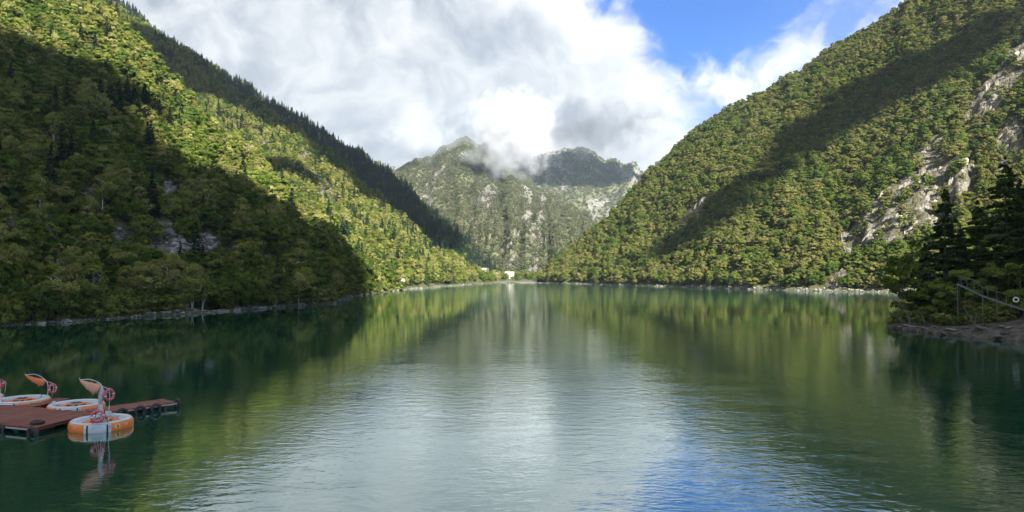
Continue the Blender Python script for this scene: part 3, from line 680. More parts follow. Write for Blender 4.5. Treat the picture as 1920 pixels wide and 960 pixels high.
for name, pool in pools.items():
    pool.sort(key=lambda q: -q[0]); n = 0
    cells = {}
    for sz, z, i, px, py in pool:
        if n >= LIMIT[name]: break
        kind, p, s, rz, idx, tt_ = zones[z][i]
        if not visible(p, HT[kind] * s): continue
        used[z].add(i); n += 1
        cr, tk = UNIT[kind][idx % len(UNIT[kind])]
        big = 'tall ' if s > 1.1 else 'small ' if s < 0.75 else ''
        lab = '%s%s %s %s' % (big, LOOK2[kind], upward(z, py, px), across(px))
        grp = {'birch_tree': 'birches', 'shrub': 'shrubs', 'spruce_tree': 'spruces'}.get(name, 'broadleaf trees') + ' on the ' + z
        loc = (p[0], p[1], p[2] - 0.15)
        if tk is None:
            o = bpy.data.objects.new(name, cr); C.objects.link(o); o.location = loc; o.rotation_euler = (0, 0, rz); o.scale = (s, s, s)
            tag(o, lab, 'tree', grp); NAMED.append((o, lab, px))
        else:
            r_ = empty(name, loc, rz); r_.scale = (s, s, s); tag(r_, lab, 'shrub' if name == 'shrub' else 'tree', grp); NAMED.append((r_, lab, px))
            for nm, me in (('crown', cr), ('stems' if name == 'shrub' else 'trunk', tk)):
                o = bpy.data.objects.new(nm, me); C.objects.link(o); o.parent = r_
settle(NAMED)
for z, its in zones.items():
    for kind in HT:
        rest = [it for i, it in enumerate(its) if i not in used[z] and it[0] == kind]
        if len(rest) > 0: mass('forest' if kind != 'shrub' else 'undergrowth', 'dense mass of %s covering the %s' % (LOOK.get(kind, 'small far trees').replace('tree', 'trees'), z), kind, rest)
print('own trees', {k: min(len(v), LIMIT[k]) for k, v in pools.items()})

# tall firs and broadleaf trees on the rocky point at the right
FIRS = [(1886, 117, 304, 7.4, 'tallest spreading fir behind the walkway near the right edge'), (1772, 121, 356, 5.0, 'narrow fir on the rocky point left of the walkway'),
        (1832, 126, 385, 5.4, 'shorter fir standing between the two tall firs'), (1946, 110, 318, 6.6, 'spreading fir half cut by the right edge of the picture'), (1734, 125, 462, 3.6, 'low fir nearest the tip of the rocky point'),
        (1912, 128, 345, 6.0, 'dark fir partly hidden behind the tallest fir'), (1800, 131, 430, 4.6, 'fir half hidden behind the narrow fir')]
for k, (px, Y, top, rad, lab) in enumerate(FIRS):
    x = (px - 960) / F * Y; g = ground(x, Y); h = HC + (HOR - top) / F * Y - g
    r_ = empty('fir_tree', (x, Y, g - 0.2), k * 1.3); tag(r_, lab, 'fir tree', 'dark firs on the rocky point')
    link('crown', fir_mesh('fir_crown', h, rad, int(h * 0.8) + 4, 120, 0.32, 300 + k, [M['needle']], 0.68, 0.06, True), None, r_)
    mb = MB(); mb.tube([(0, 0, -0.5), (0.05, 0, h * 0.4), (0, 0.05, h * 0.97)], [0.30, 0.2, 0.04], 8); mb.build('trunk', M['bark'], r_, True)
for k, (px, Y, top, rad, kind, lab) in enumerate([(1690, 118, 478, 3.0, 'green', 'rounded green tree at the tip of the rocky point'), (1716, 123, 452, 3.2, 'green', 'green broadleaf tree between the tip of the point and the firs'), (1755, 112, 520, 2.0, 'green', 'small dark tree under the narrow fir'),
        (1800, 111, 500, 2.2, 'green', 'dark broadleaf tree behind the upper end of the walkway'), (1862, 111, 495, 2.6, 'green', 'leafy tree under the tallest fir'), (1915, 104, 490, 2.6, 'green', 'leafy tree behind the white ring buoy')]):
    x = (px - 960) / F * Y; g = ground(x, Y); h = HC + (HOR - top) / F * Y - g
    r_ = empty('broadleaf_tree', (x, Y, g - 0.2), k * 0.9); tag(r_, lab, 'tree', 'broadleaf trees on the rocky point')
    link('crown', crown_mesh('point_crown', h, rad, 34, 80, 0.22, 0.75, 0.12, 320 + k, [M['leaf_green']]), None, r_)
    link('trunk', trunk_mesh('point_trunk', h * 0.7, 0.14, 320 + k, 6, rad * 0.6, M['bark']), None, r_)
# low bushes on the point
pb = scatter(bank, 1.25, [('shrub', 1.0)], 0.16, 1.8, 2.0, 0.22, 0.5, (1650, 2300), 0.6)
pb = [it for it in pb if it[1][1] > 95 or rng.random() < 0.7]
big = sorted(range(len(pb)), key=lambda i: -pb[i][2] / pb[i][1][1])[:60]
NAMED2 = []
for i in big:
    kind, p, s, rz, idx, tt_ = pb[i]; px, py = to_px(np.array(p))
    zone_ = 'near the tip of the rocky point' if px < 1740 else 'left of the walkway' if px < 1800 else 'below the walkway' if py > 575 else 'beneath the firs'
    lab = 'low dark bush ' + zone_
    r_ = empty('bush', (p[0], p[1], p[2] - 0.1), rz); r_.scale = (s * 1.1, s * 1.1, s); tag(r_, lab, 'bush', 'low bushes on the rocky point'); NAMED2.append((r_, lab, px))
    for nm, me in zip(('crown', 'stems'), UNIT['shrub'][idx % 4]):
        o = bpy.data.objects.new(nm, me); C.objects.link(o); o.parent = r_
settle(NAMED2)
mass('undergrowth', 'small bushes covering the rocky point', 'shrub', [pb[i] for i in range(len(pb)) if i not in set(big)])
# bare branches reaching over the water at the tip, and one in front of the walkway
M['bark_grey'] = plain('bark_grey', (0.17, 0.155, 0.13), 0.9, 0.2, 3.0)
def bare_tree(px, py, Y, lab, stems, seed):
    r = np.random.default_rng(seed); g0 = world_at(px, py, Y); g0.z = ground(g0.x, g0.y)
    r_ = empty('bare_tree', g0); tag(r_, lab, 'tree')
    for dx_, hh in stems:
        mb = MB(); pts = [Vector((0, 0, -0.2)), Vector((dx_ * 0.25, 0, hh * 0.45)), Vector((dx_ * 0.6, 0.1, hh * 0.8)), Vector((dx_, 0.2, hh))]
        mb.tube(pts, [0.045, 0.036, 0.024, 0.008], 6)
        for _ in range(7):
            f_ = r.uniform(0.4, 1.0); b0 = pts[1].lerp(pts[3], f_); e = b0 + Vector((r.normal() * 0.5, r.normal() * 0.3, r.uniform(0.1, 0.8)))
            mb.tube([b0, b0.lerp(e, 0.5) + Vector((0, 0, 0.06)), e], [0.022, 0.015, 0.006], 4)
        mb.build('stem', M['bark_grey'], r_, True)
bare_tree(1708, 588, 108, 'leafless pale tree leaning over the water at the tip of the rocky point', [(-1.6, 3.4), (-2.6, 4.6), (-0.6, 2.6)], 1)
bare_tree(1694, 594, 108.5, 'thin dark leafless sapling at the very tip of the point', [(-1.5, 3.0), (-2.0, 2.2)], 2)
bare_tree(1828, 606, 97, 'leafless branch standing among bushes below the walkway', [(-1.3, 2.6), (0.2, 2.2)], 3)
bare_tree(1735, 590, 106, 'thin pale leafless stem left of the bushes on the point', [(-0.9, 2.4)], 4)
# ------------------------------------------------------------------ boulders, scree and shore stones
def rock_mesh(name, seed, mat, el=(1, 1, 1), n=16, jag=0.0):
    r = np.random.default_rng(seed); bm = bmesh.new()
    for _ in range(n):
        q = r.normal(size=3); q /= np.linalg.norm(q); q *= r.uniform(0.75, 1.0) if not jag else r.uniform(1 - jag, 1.0)
        bm.verts.new(Vector((q[0] * el[0], q[1] * el[1], q[2] * el[2])) * 0.5)
    bmesh.ops.convex_hull(bm, input=bm.verts[:])
    bmesh.ops.delete(bm, geom=[v for v in bm.verts if not v.link_faces], context='VERTS')
    me = bpy.data.meshes.new(name); bm.to_mesh(me); bm.free(); me.materials.append(mat); return me
BOULD = [rock_mesh('boulder', 400 + i, M['grey_rock'], (1.2, 0.9, 0.75)) for i in range(6)]
UNIT['stone'] = [(b_, None) for b_ in BOULD]
def on_face(L, ok, n):
    V, f = L['V'], L['f']; a = V[f]; ar = 0.5 * np.linalg.norm(np.cross(a[:, 2] - a[:, 0], a[:, 3] - a[:, 1]), axis=1) * ok
    idx = rng.choice(len(f), n, p=ar / ar.sum()); u, v = rng.random((2, n, 1)); q = a[idx]
    return (q[:, 0] * (1 - u) + q[:, 1] * u) * (1 - v) + (q[:, 3] * (1 - u) + q[:, 2] * u) * v
pts = on_face(left, (left['rock'] > 0.5) & (left['t'] < 0.9), 4200); sz = 0.40 + rng.pareto(2.2, 4200) * 0.40; sz = np.minimum(sz, 3.4)
pp = [(sz[i] / pts[i][1], i) for i in range(len(pts)) if -20 < to_px(pts[i])[0] < 760]
pp.sort(reverse=True); own = [i for _, i in pp[:70]]
def boulder(p, s, k, lab, grp):
    o = bpy.data.objects.new('boulder', BOULD[k % 6]); C.objects.link(o); o.location = (p[0], p[1], p[2] + s * 0.08)
    o.rotation_euler = rng.uniform(0, 6.28, 3) * (0.15, 0.15, 1); o.scale = (s, s * rng.uniform(0.7, 1.1), s * rng.uniform(0.7, 1.1)); tag(o, lab, 'boulder', grp); return o
NB = []
for k, i in enumerate(own):
    px, py = to_px(pts[i])
    w_ = 'by the left edge' if px < 70 else 'beside the pale ledge' if py < 400 else 'in the broad scree' if px < 290 else 'in the broad scree' if px < 430 else 'right of the scree'
    w_ = ('large ' if sz[i] > 2 else '') + 'grey boulder ' + w_
    w_ = w_.replace('in the broad scree', 'in the broad scree ' + ('top' if py < 460 else 'middle' if py < 490 else 'foot'))
    NB.append((boulder(pts[i], sz[i], k, w_, 'grey boulders on the shaded left slope'), w_, px))
settle(NB); so = set(own)
mass('scree', 'loose grey stones covering the shaded left slope', 'stone', [('stone', pts[i], sz[i], rng.uniform(0, 6.28), i, 0) for i in range(len(pts)) if i not in so])
for px, py, s, lab in [(98, 344, 4.2, 'pale smooth rock ledge among the trees high on the left slope'), (112, 350, 2.6, 'grey block right beside the pale ledge'), (383, 495, 3.4, 'big slanting rock slab at the right end of the scree'), (372, 505, 2.6, 'flat rock under the slanting slab'), (290, 445, 3.0, 'long leaning rock at the top of the scree'), (232, 490, 2.4, 'blocky rock at the lower left of the scree')]:
    h_ = hit(px, py, ['left_hillside']); boulder(h_, s, int(px), lab, None)
pts = on_face(left, (left['t'] > -0.004) & (left['t'] < 0.018), 5200); sz = 0.2 + rng.pareto(2.3, len(pts)) * 0.20; sz = np.minimum(sz, 1.5)
px_, py_ = to_px(pts); tz = pts[:, 2]; okk = (px_ > -120) & (px_ < 780) & ((tz < 0.42) | ((px_ > 270) & (px_ < 660)))
order = [i for i in np.argsort(-sz / pts[:, 1]) if okk[i] and 0 < px_[i] < 770 and pts[i][2] > -0.1][:60]
NB = []
for k, i in enumerate(order):
    w_ = 'grey stone at left waterline ' + ('near the left edge' if px_[i] < 150 else 'below the boulder scree' if px_[i] < 420 else 'below the utility pole' if px_[i] < 600 else 'at the tip of the bank')
    o = bpy.data.objects.new('shore_stone', BOULD[k % 6]); C.objects.link(o); o.location = pts[i] + (0, 0, 0.05); o.rotation_euler = (0, 0, rng.uniform(0, 6.28)); o.scale = (sz[i] * 1.4, sz[i], sz[i] * 0.8); tag(o, w_, 'stone', 'stones along the left waterline'); NB.append((o, w_, px_[i]))
settle(NB); so = set(order)
mass('shore_stones', 'grey stones along the left waterline', 'stone', [('stone', pts[i], sz[i], rng.uniform(0, 6.28), i, 0) for i in range(len(pts)) if okk[i] and i not in so])
pts = on_face(right, (right['t'] > -0.012) & (right['t'] < 0.010), 3500); px_, py_ = to_px(pts); sz = 0.3 + rng.pareto(2.2, len(pts)) * 0.35; sz = np.minimum(sz, 2.0)
mass('shore_stones', 'pale stones along the right waterline', 'stone', [('stone', pts[i], sz[i], rng.uniform(0, 6.28), i, 0) for i in range(len(pts)) if 1000 < px_[i] < 1800])
pts = on_face(mid, (mid['t'] > -0.01) & (mid['t'] < 0.012), 1500); px_, py_ = to_px(pts)
mass('shore_stones', 'pale stones along the sunlit left waterline', 'stone', [('stone', pts[i], rng.uniform(0.3, 1.3), rng.uniform(0, 6.28), i, 0) for i in range(len(pts)) if 690 < px_[i] < 960])
# tilted rock slabs of the point
SLAB = [rock_mesh('slab', 450 + i, M['grey_rock'], (2.4, 1.2, 0.42), 18) for i in range(4)]
pts = on_face(bank, (bank['t'] > -0.004) & (bank['t'] < 0.2), 150); px_, py_ = to_px(pts)
NB = []
for k in range(len(pts)):
    if px_[k] > 1925: continue
    s = rng.uniform(0.5, 1.5); w_ = 'flat tilted rock slab ' + ('at the tip of the point' if px_[k] < 1720 else 'left of the walkway' if px_[k] < 1800 else 'below the walkway') + (' by the water' if py_[k] > 622 else '')
    o = bpy.data.objects.new('rock_slab', SLAB[k % 4]); C.objects.link(o); o.location = pts[k]; o.rotation_euler = (rng.normal() * 0.15, 0.22 + rng.normal() * 0.12, 0.5 + rng.normal() * 0.4); o.scale = (s, s, s); tag(o, w_, 'rock', 'rock slabs on the rocky point'); NB.append((o, w_, px_[k]))
settle(NB)
# jagged ribs standing out of the cliffs
RIB = []
for i in range(6):
    v = SPH3_V * (0.42, 0.42, 1.0); v = v * (0.55 + 0.9 * fbm(SPH3_V * (2.2, 2.2, 1.1) + i * 9.1, 4, True))[:, None]
    me = mesh_np('rib', v * 0.5, SPH3_F); me.materials.append(M['cliff_rock']); RIB.append(me)
NB = []
pts = on_face(right, right['rock'] > 0.5, 190); px_, py_ = to_px(pts)
for k in range(len(pts)):
    if px_[k] > 1925 or py_[k] < 0: continue
    s = rng.uniform(4, 10); w_ = 'pale rock rib ' + ('on the small valley outcrop' if px_[k] < 1450 else 'in the grey cliff' if py_[k] > 330 and px_[k] < 1840 else 'on the upper crags') + (' foot' if 390 < py_[k] < 480 else '')
    o = bpy.data.objects.new('rock_rib', RIB[k % 6]); C.objects.link(o); o.location = pts[k] - np.array((-0.5, 0.0, 1.2)); o.scale = (s * 0.9, s * 0.8, s)
    o.rotation_euler = (-0.30 + rng.normal() * 0.15, 0.52 + rng.normal() * 0.15, rng.normal() * 0.2); tag(o, w_, 'rock', 'pale rock ribs on the right hillside'); NB.append((o, w_, px_[k]))
settle(NB)
# ------------------------------------------------------------------ round boats, dock, walkway, pole, houses
M['orange'] = plain('orange_hull', (0.74, 0.19, 0.025), 0.35, 0.08, 2.5, dirt=(0.55, 0.22, 0.10))
M['orange_faded'] = plain('faded_orange_hull', (0.72, 0.21, 0.06), 0.45, 0.08, 2.0, dirt=(0.66, 0.32, 0.19))
M['gel_white'] = plain('white_gelcoat', (0.56, 0.58, 0.58), 0.35, 0.05, 2.0, dirt=(0.45, 0.46, 0.45))
M['well_blue'] = plain('pale_blue_well', (0.42, 0.49, 0.56), 0.45, 0.06, 3.0, dirt=(0.30, 0.34, 0.38))
M['seat_orange'] = plain('orange_seat', (0.62, 0.18, 0.05), 0.5, 0.12, 4.0)
M['black'] = plain('black_rubber', (0.018, 0.018, 0.02), 0.6, 0.2, 8.0)
M['steel'] = plain('white_tube', (0.62, 0.63, 0.62), 0.35, 0.08, 4.0, dirt=(0.30, 0.28, 0.26))
M['canvas'] = plain('orange_canvas', (0.68, 0.20, 0.07), 0.85, 0.14, 5.0, bumpd=0.03)
M['canvas_pale'] = plain('faded_canvas', (0.70, 0.34, 0.23), 0.85, 0.14, 5.0, bumpd=0.03)
M['drape'] = plain('grey_pink_drape', (0.50, 0.42, 0.42), 0.85, 0.2, 9.0, bumpd=0.03)
M['buoy_pink'] = plain('pink_ring_buoy', (0.58, 0.10, 0.14), 0.5, 0.10, 5.0)
M['buoy_red'] = plain('red_ring_buoy', (0.55, 0.045, 0.05), 0.5, 0.10, 5.0)
M['buoy_white'] = plain('white_ring_buoy', (0.75, 0.75, 0.72), 0.5, 0.05, 5.0)
M['yellow'] = plain('yellow_panel', (0.72, 0.55, 0.16), 0.5, 0.08, 5.0)
M['pale_mark'] = plain('pale_mark', (0.68, 0.42, 0.34), 0.6, 0.05, 5.0)
M['rust'] = plain('rusty_steel', (0.10, 0.045, 0.028), 0.8, 0.3, 6.0)
def wood(name, a, b):
    m, t = new_mat(name); tc = t.add('ShaderNodeTexCoord').outputs['Object']; rnd = t.add('ShaderNodeObjectInfo').outputs['Random']
    v = t.vmath('MULTIPLY', t.vmath('ADD', tc, t.comb(t.math('MULTIPLY', rnd, 37), t.math('MULTIPLY', rnd, 19), 0)), (14, 1.2, 14))
    n = t.noise(v, 1.5, 8, 0.7, 0.4); n2 = t.noise(tc, 1.3, 6, 0.65)
    c = t.mix(t.math('ADD', t.math('MULTIPLY', n, 0.6), t.math('MULTIPLY', rnd, 0.4)), a, b)
    c = t.mix(t.step(n2, 0.52, 0.70, 0, 0.6), c, (0.16, 0.10, 0.085)); c = t.mix(t.step(n, 0.62, 0.78, 0, 0.7), c, (0.03, 0.018, 0.015))
    bs = t.add('ShaderNodeBsdfPrincipled'); t.put(bs.inputs['Base Color'], c); t.put(bs.inputs['Roughness'], t.step(n, 0.3, 0.7, 0.45, 0.85))
    t.put(bs.inputs['Normal'], t.bump(n, 0.7, 0.01)); out_(t, bs.outputs[0]); return m
M['beam'] = plain('worn_beam', (0.36, 0.35, 0.33), 0.6, 0.2, 5.0, dirt=(0.10, 0.08, 0.07))
M['plank'] = wood('red_plank', (0.115, 0.024, 0.014), (0.225, 0.056, 0.032))

def prof_r(z): return 1.60 + 0.18 * math.sqrt(max(0.0, 1 - ((z - 0.20) / 0.46) ** 2))
def hull_patch(a0, a1, z0, z1, off, mb, thick=0.012, na=10, nz=5):
    """a curved plate lying on the hull side between two bearings (radians)"""
    g = [[(a0 + (a1 - a0) * i / na, z0 + (z1 - z0) * j / nz) for j in range(nz + 1)] for i in range(na + 1)]
    vs = [((prof_r(z) + o_) * math.cos(a), (prof_r(z) + o_) * math.sin(a), z) for o_ in (off + thick, off - 0.02) for col in g for a, z in col]
    k = (na + 1) * (nz + 1); fs = []
    for i in range(na):
        for j in range(nz):
            p = i * (nz + 1) + j; fs += [(p, p + nz + 1, p + nz + 2, p + 1), (k + p, k + p + 1, k + p + nz + 2, k + p + nz + 1)]
    rim = [i * (nz + 1) for i in range(na + 1)] + [na * (nz + 1) + j for j in range(1, nz + 1)] + [i * (nz + 1) + nz for i in range(na - 1, -1, -1)] + [j for j in range(nz - 1, 0, -1)]
    for q in range(len(rim)): fs.append((rim[q], k + rim[q], k + rim[(q + 1) % len(rim)], rim[(q + 1) % len(rim)]))
    return mb.add(vs, fs)
def strokes(mb, segs, a, z, wth, off):
    """flat painted strokes on the hull: polylines in metres round bearing a, height z"""
    for line in segs:
        for (x0, y0), (x1, y1) in zip(line[:-1], line[1:]):
            L_ = math.hypot(x1 - x0, y1 - y0); nx, ny = -(y1 - y0) / L_ * wth / 2, (x1 - x0) / L_ * wth / 2; ex, ey = (x1 - x0) / L_ * wth * 0.35, (y1 - y0) / L_ * wth * 0.35
            q = [(x0 - ex + nx, y0 - ey + ny), (x0 - ex - nx, y0 - ey - ny), (x1 + ex - nx, y1 + ey - ny), (x1 + ex + nx, y1 + ey + ny)]
            vs = [((prof_r(z + yy) + o_) * math.cos(a + xx / 1.75), (prof_r(z + yy) + o_) * math.sin(a + xx / 1.75), z + yy) for o_ in (off, off - 0.015) for xx, yy in q]
            mb.add(vs, [(0, 1, 2, 3), (0, 4, 5, 1), (1, 5, 6, 2), (2, 6, 7, 3), (3, 7, 4, 0)])
def loft(sections, n=12):
    """fabric bundle: (centre, half width vector, half height vector) along its length"""
    mb = MB(); vs, fs = [], []
    for c, wv_, hv_ in sections:
        for j in range(n):
            a = 2 * math.pi * j / n; rr = 1 + 0.13 * math.sin(3 * a + len(vs) * 0.3); vs.append(Vector(c) + Vector(wv_) * math.cos(a) * rr + Vector(hv_) * math.sin(a) * rr)
    for i in range(len(sections) - 1):
        for j in range(n): fs.append((i * n + j, i * n + (j + 1) % n, (i + 1) * n + (j + 1) % n, (i + 1) * n + j))
    fs += [tuple(range(n))[::-1], tuple(range((len(sections) - 1) * n, len(sections) * n))]
    return mb.add(vs, fs)
def arc_pts(pts, n=14):
    """smooth curve through the points"""
    P_ = [Vector(p) for p in pts]; P_ = [P_[0] * 2 - P_[1]] + P_ + [P_[-1] * 2 - P_[-2]]; out = []
    for i in range(1, len(P_) - 2):
        for q in range(n):
            u = q / n; a, b_, c, d_ = P_[i - 1:i + 3]
            out.append(0.5 * ((2 * b_) + (c - a) * u + (2 * a - 5 * b_ + 4 * c - d_) * u * u + (3 * b_ - a - 3 * c + d_) * u ** 3))
    return out + [P_[-2]]
def ring_buoy(loc, rad, tube, normal, mat, lab, cat='lifebuoy'):
    r_ = empty('lifebuoy', loc); r_.rotation_euler = Vector(normal).to_track_quat('Z', 'Y').to_euler(); tag(r_, lab, cat)
    MB().tube([(rad * math.cos(a), rad * math.sin(a), 0) for a in np.linspace(0, 2 * math.pi, 33)[:-1]], tube, 12, True).build('ring', mat, r_, True)
    for k in range(2):
        a0 = k * math.pi + 0.15
        MB().tube([(rad * math.cos(a0 + q), rad * math.sin(a0 + q), 0) for q in np.linspace(-0.10, 0.10, 4)], tube * 1.12, 12).build('band', M['buoy_white'], r_, True)
    rp = MB()
    for k in range(4):
        a0 = k * math.pi / 2 + 0.5; rp.tube([((rad + tube * (1.0 + 0.55 * math.sin(math.pi * q))) * math.cos(a0 + q * 1.57), (rad + tube * (1.0 + 0.55 * math.sin(math.pi * q))) * math.sin(a0 + q * 1.57), 0) for q in np.linspace(0, 1, 9)], 0.008, 5, cap=False)
    rp.build('grab_rope', mat, r_)
    return r_
ZS = 0.75                                                             # the hull is flatter than its mast is tall
SCRIB = [[(0, 0), (0.04, 0.14), (0.09, 0.0)], [(0.02, 0.05), (0.07, 0.05)], [(0.15, 0.13), (0.13, 0.02), (0.22, 0.0), (0.23, 0.12), (0.15, 0.13)], [(0.14, 0.07), (0.23, 0.06)]]
def boat(px, py_c, lab, entry, hull='orange', mast=None, banner=False, disc=None, marks=(), rest=(163, 145)):
    Y = HC * F / (py_c - HOR); x = (px - 960) / F * Y; cam_a = math.atan2(-Y, -x)
    A = lambda deg: cam_a + R(deg)
    b = empty('round_boat', (x, Y, 0)); b.scale = (0.9, 0.9, ZS); tag(b, lab, 'boat', 'round orange boats at the dock')
    zs = np.linspace(-0.22, 0.55, 12)
    MB().lathe([(1.2, -0.3)] + [(prof_r(z), z) for z in zs] + [(1.58, 0.565)], 72).build('hull', M[hull], b, True)
    MB().lathe([(1.585, 0.545), (1.665, 0.560), (1.68, 0.60), (1.64, 0.645), (1.54, 0.665), (1.43, 0.655), (1.38, 0.62), (1.36, 0.585)], 72).build('rim', M['gel_white'], b, True)
    MB().lathe([(1.375, 0.60), (1.30, 0.45), (1.12, 0.38), (1.08, 0.36), (1.02, 0.12), (0.0, 0.10)], 72).build('well', M['well_blue'], b, True)
    for k in range(2):                                                     # two curved seats round the table
        a0, a1 = A(20 + k * 180), A(160 + k * 180)
        MB().lathe([(0.60, 0.36), (0.60, 0.47), (0.64, 0.50), (0.98, 0.50), (1.05, 0.47), (1.05, 0.36)], 24, a0, a1).build('seat', M['seat_orange'], b, True)
    MB().lathe([(0.0, 0.66), (0.50, 0.66), (0.56, 0.64), (0.56, 0.60), (0.12, 0.58), (0.10, 0.11)], 36).build('table', M['seat_orange'], b, True)
    g_ = MB().lathe([(0.0, 0.71), (0.30, 0.71), (0.34, 0.69), (0.34, 0.655)], 24).build('grill', M['black'], b, True)
    MB().tube([(0.02, 0, 0.71), (0.02, 0, 0.75)], 0.04, 8).build('knob', M['gel_white'], g_)
    # boarding panel with a recessed step, straps and two black vents
    e0, e1 = A(entry - 24), A(entry + 24)
    pn = MB(); hull_patch(e0, e1, -0.16, 0.56, 0.015, pn, 0.025, 12, 8); p_ = pn.build('boarding_panel', M['gel_white'], b, True)
    sp_ = MB(); hull_patch(A(entry - 9), A(entry + 9), 0.30, 0.48, 0.052, sp_, 0.012, 6, 3); sp_.build('step_recess', M['well_blue'], p_)
    fr_ = MB(); hull_patch(A(entry - 12), A(entry + 12), 0.49, 0.55, 0.052, fr_, 0.03, 6, 2); hull_patch(A(entry - 12.5), A(entry - 9.5), -0.05, 0.49, 0.052, fr_, 0.03, 2, 4); fr_.build('step_frame', M['gel_white'], p_)
    for s_ in (-1, 1):
        q = MB(); hull_patch(A(entry + s_ * 17 - 1.5), A(entry + s_ * 17 + 1.5), -0.12, 0.55, 0.05, q, 0.014, 2, 5); q.build('strap', M['black'], p_)
    for zz in (0.34, 0.46):
        q = MB(); hull_patch(A(entry + 20.5), A(entry + 22.5), zz - 0.025, zz + 0.025, 0.05, q, 0.012, 1, 1); q.build('vent', M['black'], p_)
    MB().box(Vector((1.33 * math.cos(A(rest[0])), 1.33 * math.sin(A(rest[0])), 0.70)), (0.16, 0.34, 0.36), A(rest[0])).build('back_rest', M['gel_white'], b)
    MB().box(Vector((1.25 * math.cos(A(rest[1])), 1.25 * math.sin(A(rest[1])), 0.55)), (0.14, 0.42, 0.16), A(rest[1])).build('cup_shelf', M['gel_white'], b)
    for a in marks:
        q = MB(); strokes(q, SCRIB, A(a), 0.30, 0.022, 0.014); q.build('painted_mark', M['pale_mark'], b)
    if banner:
        q = MB(); hull_patch(A(8), A(44), 0.18, 0.50, 0.004, q, 0.012, 10, 4); bn = q.build('banner', M['yellow'], b, True)
        q = MB()
        for k in range(4): strokes(q, [[(0, 0), (0.0, 0.16)], [(0, 0.16), (0.1, 0.1)], [(0.02, 0.04), (0.12, 0.02)], [(0.1, 0.0), (0.12, 0.16)]], A(10 + k * 8), 0.26, 0.02, 0.026)
        q.build('painted_mark', M['gel_white'], bn)
        q = MB(); hull_patch(A(-20), A(6), 0.20, 0.48, 0.004, q, 0.012, 8, 4); bn = q.build('banner', M['orange_faded'], b, True)
        q = MB()
        for k in range(4): strokes(q, [[(0, 0), (0.05, 0.12), (0.1, 0)], [(0.02, 0.05), (0.08, 0.05)]], A(-18 + k * 6), 0.28, 0.018, 0.026)
        q.build('painted_mark', M['gel_white'], bn)
        for k in (52, 66):
            q = MB(); strokes(q, [[(0.08 * math.cos(u), 0.08 * math.sin(u)) for u in np.linspace(0, 6.28, 13)]], A(k), 0.32, 0.05, 0.014); q.build('painted_mark', M['gel_white'], b)
    if disc is not None:
        q = MB(); n = 24; rr = 0.165
        vs = [((prof_r(0.31) + 0.02) * math.cos(A(disc)), (prof_r(0.31) + 0.02) * math.sin(A(disc)), 0.31)]
        for k in range(n):
            a = 2 * math.pi * k / n; zz = 0.31 + rr * math.sin(a); aa = A(disc) + rr * math.cos(a) / 1.76
            vs.append(((prof_r(zz) + 0.016) * math.cos(aa), (prof_r(zz) + 0.016) * math.sin(aa), zz))
        q.add(vs, [(0, k + 1, (k + 1) % n + 1) for k in range(n)]); dd = q.build('number_disc', M['yellow'], b)
        q = MB(); loop = [(0.052 * math.cos(u), 0.045 + 0.048 * math.sin(u)) for u in np.linspace(0, 6.28, 17)]
        tail = [(0.052, 0.045), (0.052, -0.03), (0.035, -0.075), (-0.01, -0.095), (-0.045, -0.075)]
        strokes(q, [loop, tail], A(disc), 0.31, 0.036, 0.026); q.build('number_nine', M['black'], dd)
    if mast:
        er = Vector((-math.sin(cam_a), math.cos(cam_a), 0)); ec = Vector((math.cos(cam_a), math.sin(cam_a), 0)); up = Vector((0, 0, 1))
        O = Vector(mast['base']).x * er + Vector(mast['base']).y * ec
        W = lambda r_, z, c_=0.0: O + er * r_ + ec * c_ + up * (z / ZS)
        top, tip, rgt = mast['top'], mast['tip'], mast['rgt']
        MB().tube(arc_pts([W(0.03, 0.42), W(0.08, top[1] * 0.62), W(*top), W((top[0] + tip[0]) / 2 + 0.03, tip[1] * 0.985 if tip[1] > top[1] else tip[1]), W(*tip)]), 0.028, 8).build('mast', M['steel'], b, True)
        MB().tube(arc_pts([W(top[0], top[1]), W((top[0] + rgt[0]) / 2 + 0.05, top[1] - 0.12), W(*rgt), W(rgt[0] - 0.08, 0.44, -0.25)]), 0.020, 8).build('side_arm', M['steel'], b, True)
        MB().tube([W(0.07, rgt[1] + 0.02), W(rgt[0], rgt[1] - 0.02)], 0.016, 6).build('cross_bar', M['steel'], b)
        for sx in (-1, 1):
            MB().tube([W(0.03, mast['strut']), W(sx * 0.42, 0.42, 0.05)], 0.020, 6).build('strut', M['black'], b, True)
        MB().tube([W(tip[0], tip[1]), W(tip[0] - 0.02, tip[1] + 0.10)], 0.02, 6).build('mast_cap', M['steel'], b)
        k_ = mast['can']
        secs = []
        for u in np.linspace(0, 1, 9):
            c = W(tip[0] + 0.02 + (k_[0] - tip[0]) * u, tip[1] - 0.04 + (k_[1] - tip[1] + 0.04) * u - 0.06 * math.sin(math.pi * u)); hh = 0.04 + k_[2] * (u ** 0.8) * (1 - 0.35 * max(0, u - 0.8) / 0.2)
            slope = Vector((-(k_[1] - tip[1]), 0, 0)).x; dirh = (er * slope + up * (k_[0] - tip[0])).normalized(); dirh.z /= ZS
            secs.append((c, ec * (0.03 + 0.11 * u), dirh * hh))
        cv_ = loft(secs).build('canopy', M[mast['cloth']], b, True)
        for u in (0.35, 0.7):
            c = W(tip[0] + (k_[0] - tip[0]) * u, tip[1] + (k_[1] - tip[1]) * u); MB().tube([c + up * 0.02, c - up * ((k_[2] * u + 0.22) / ZS)], 0.014, 5).build('tie_cord', M['steel'], cv_)
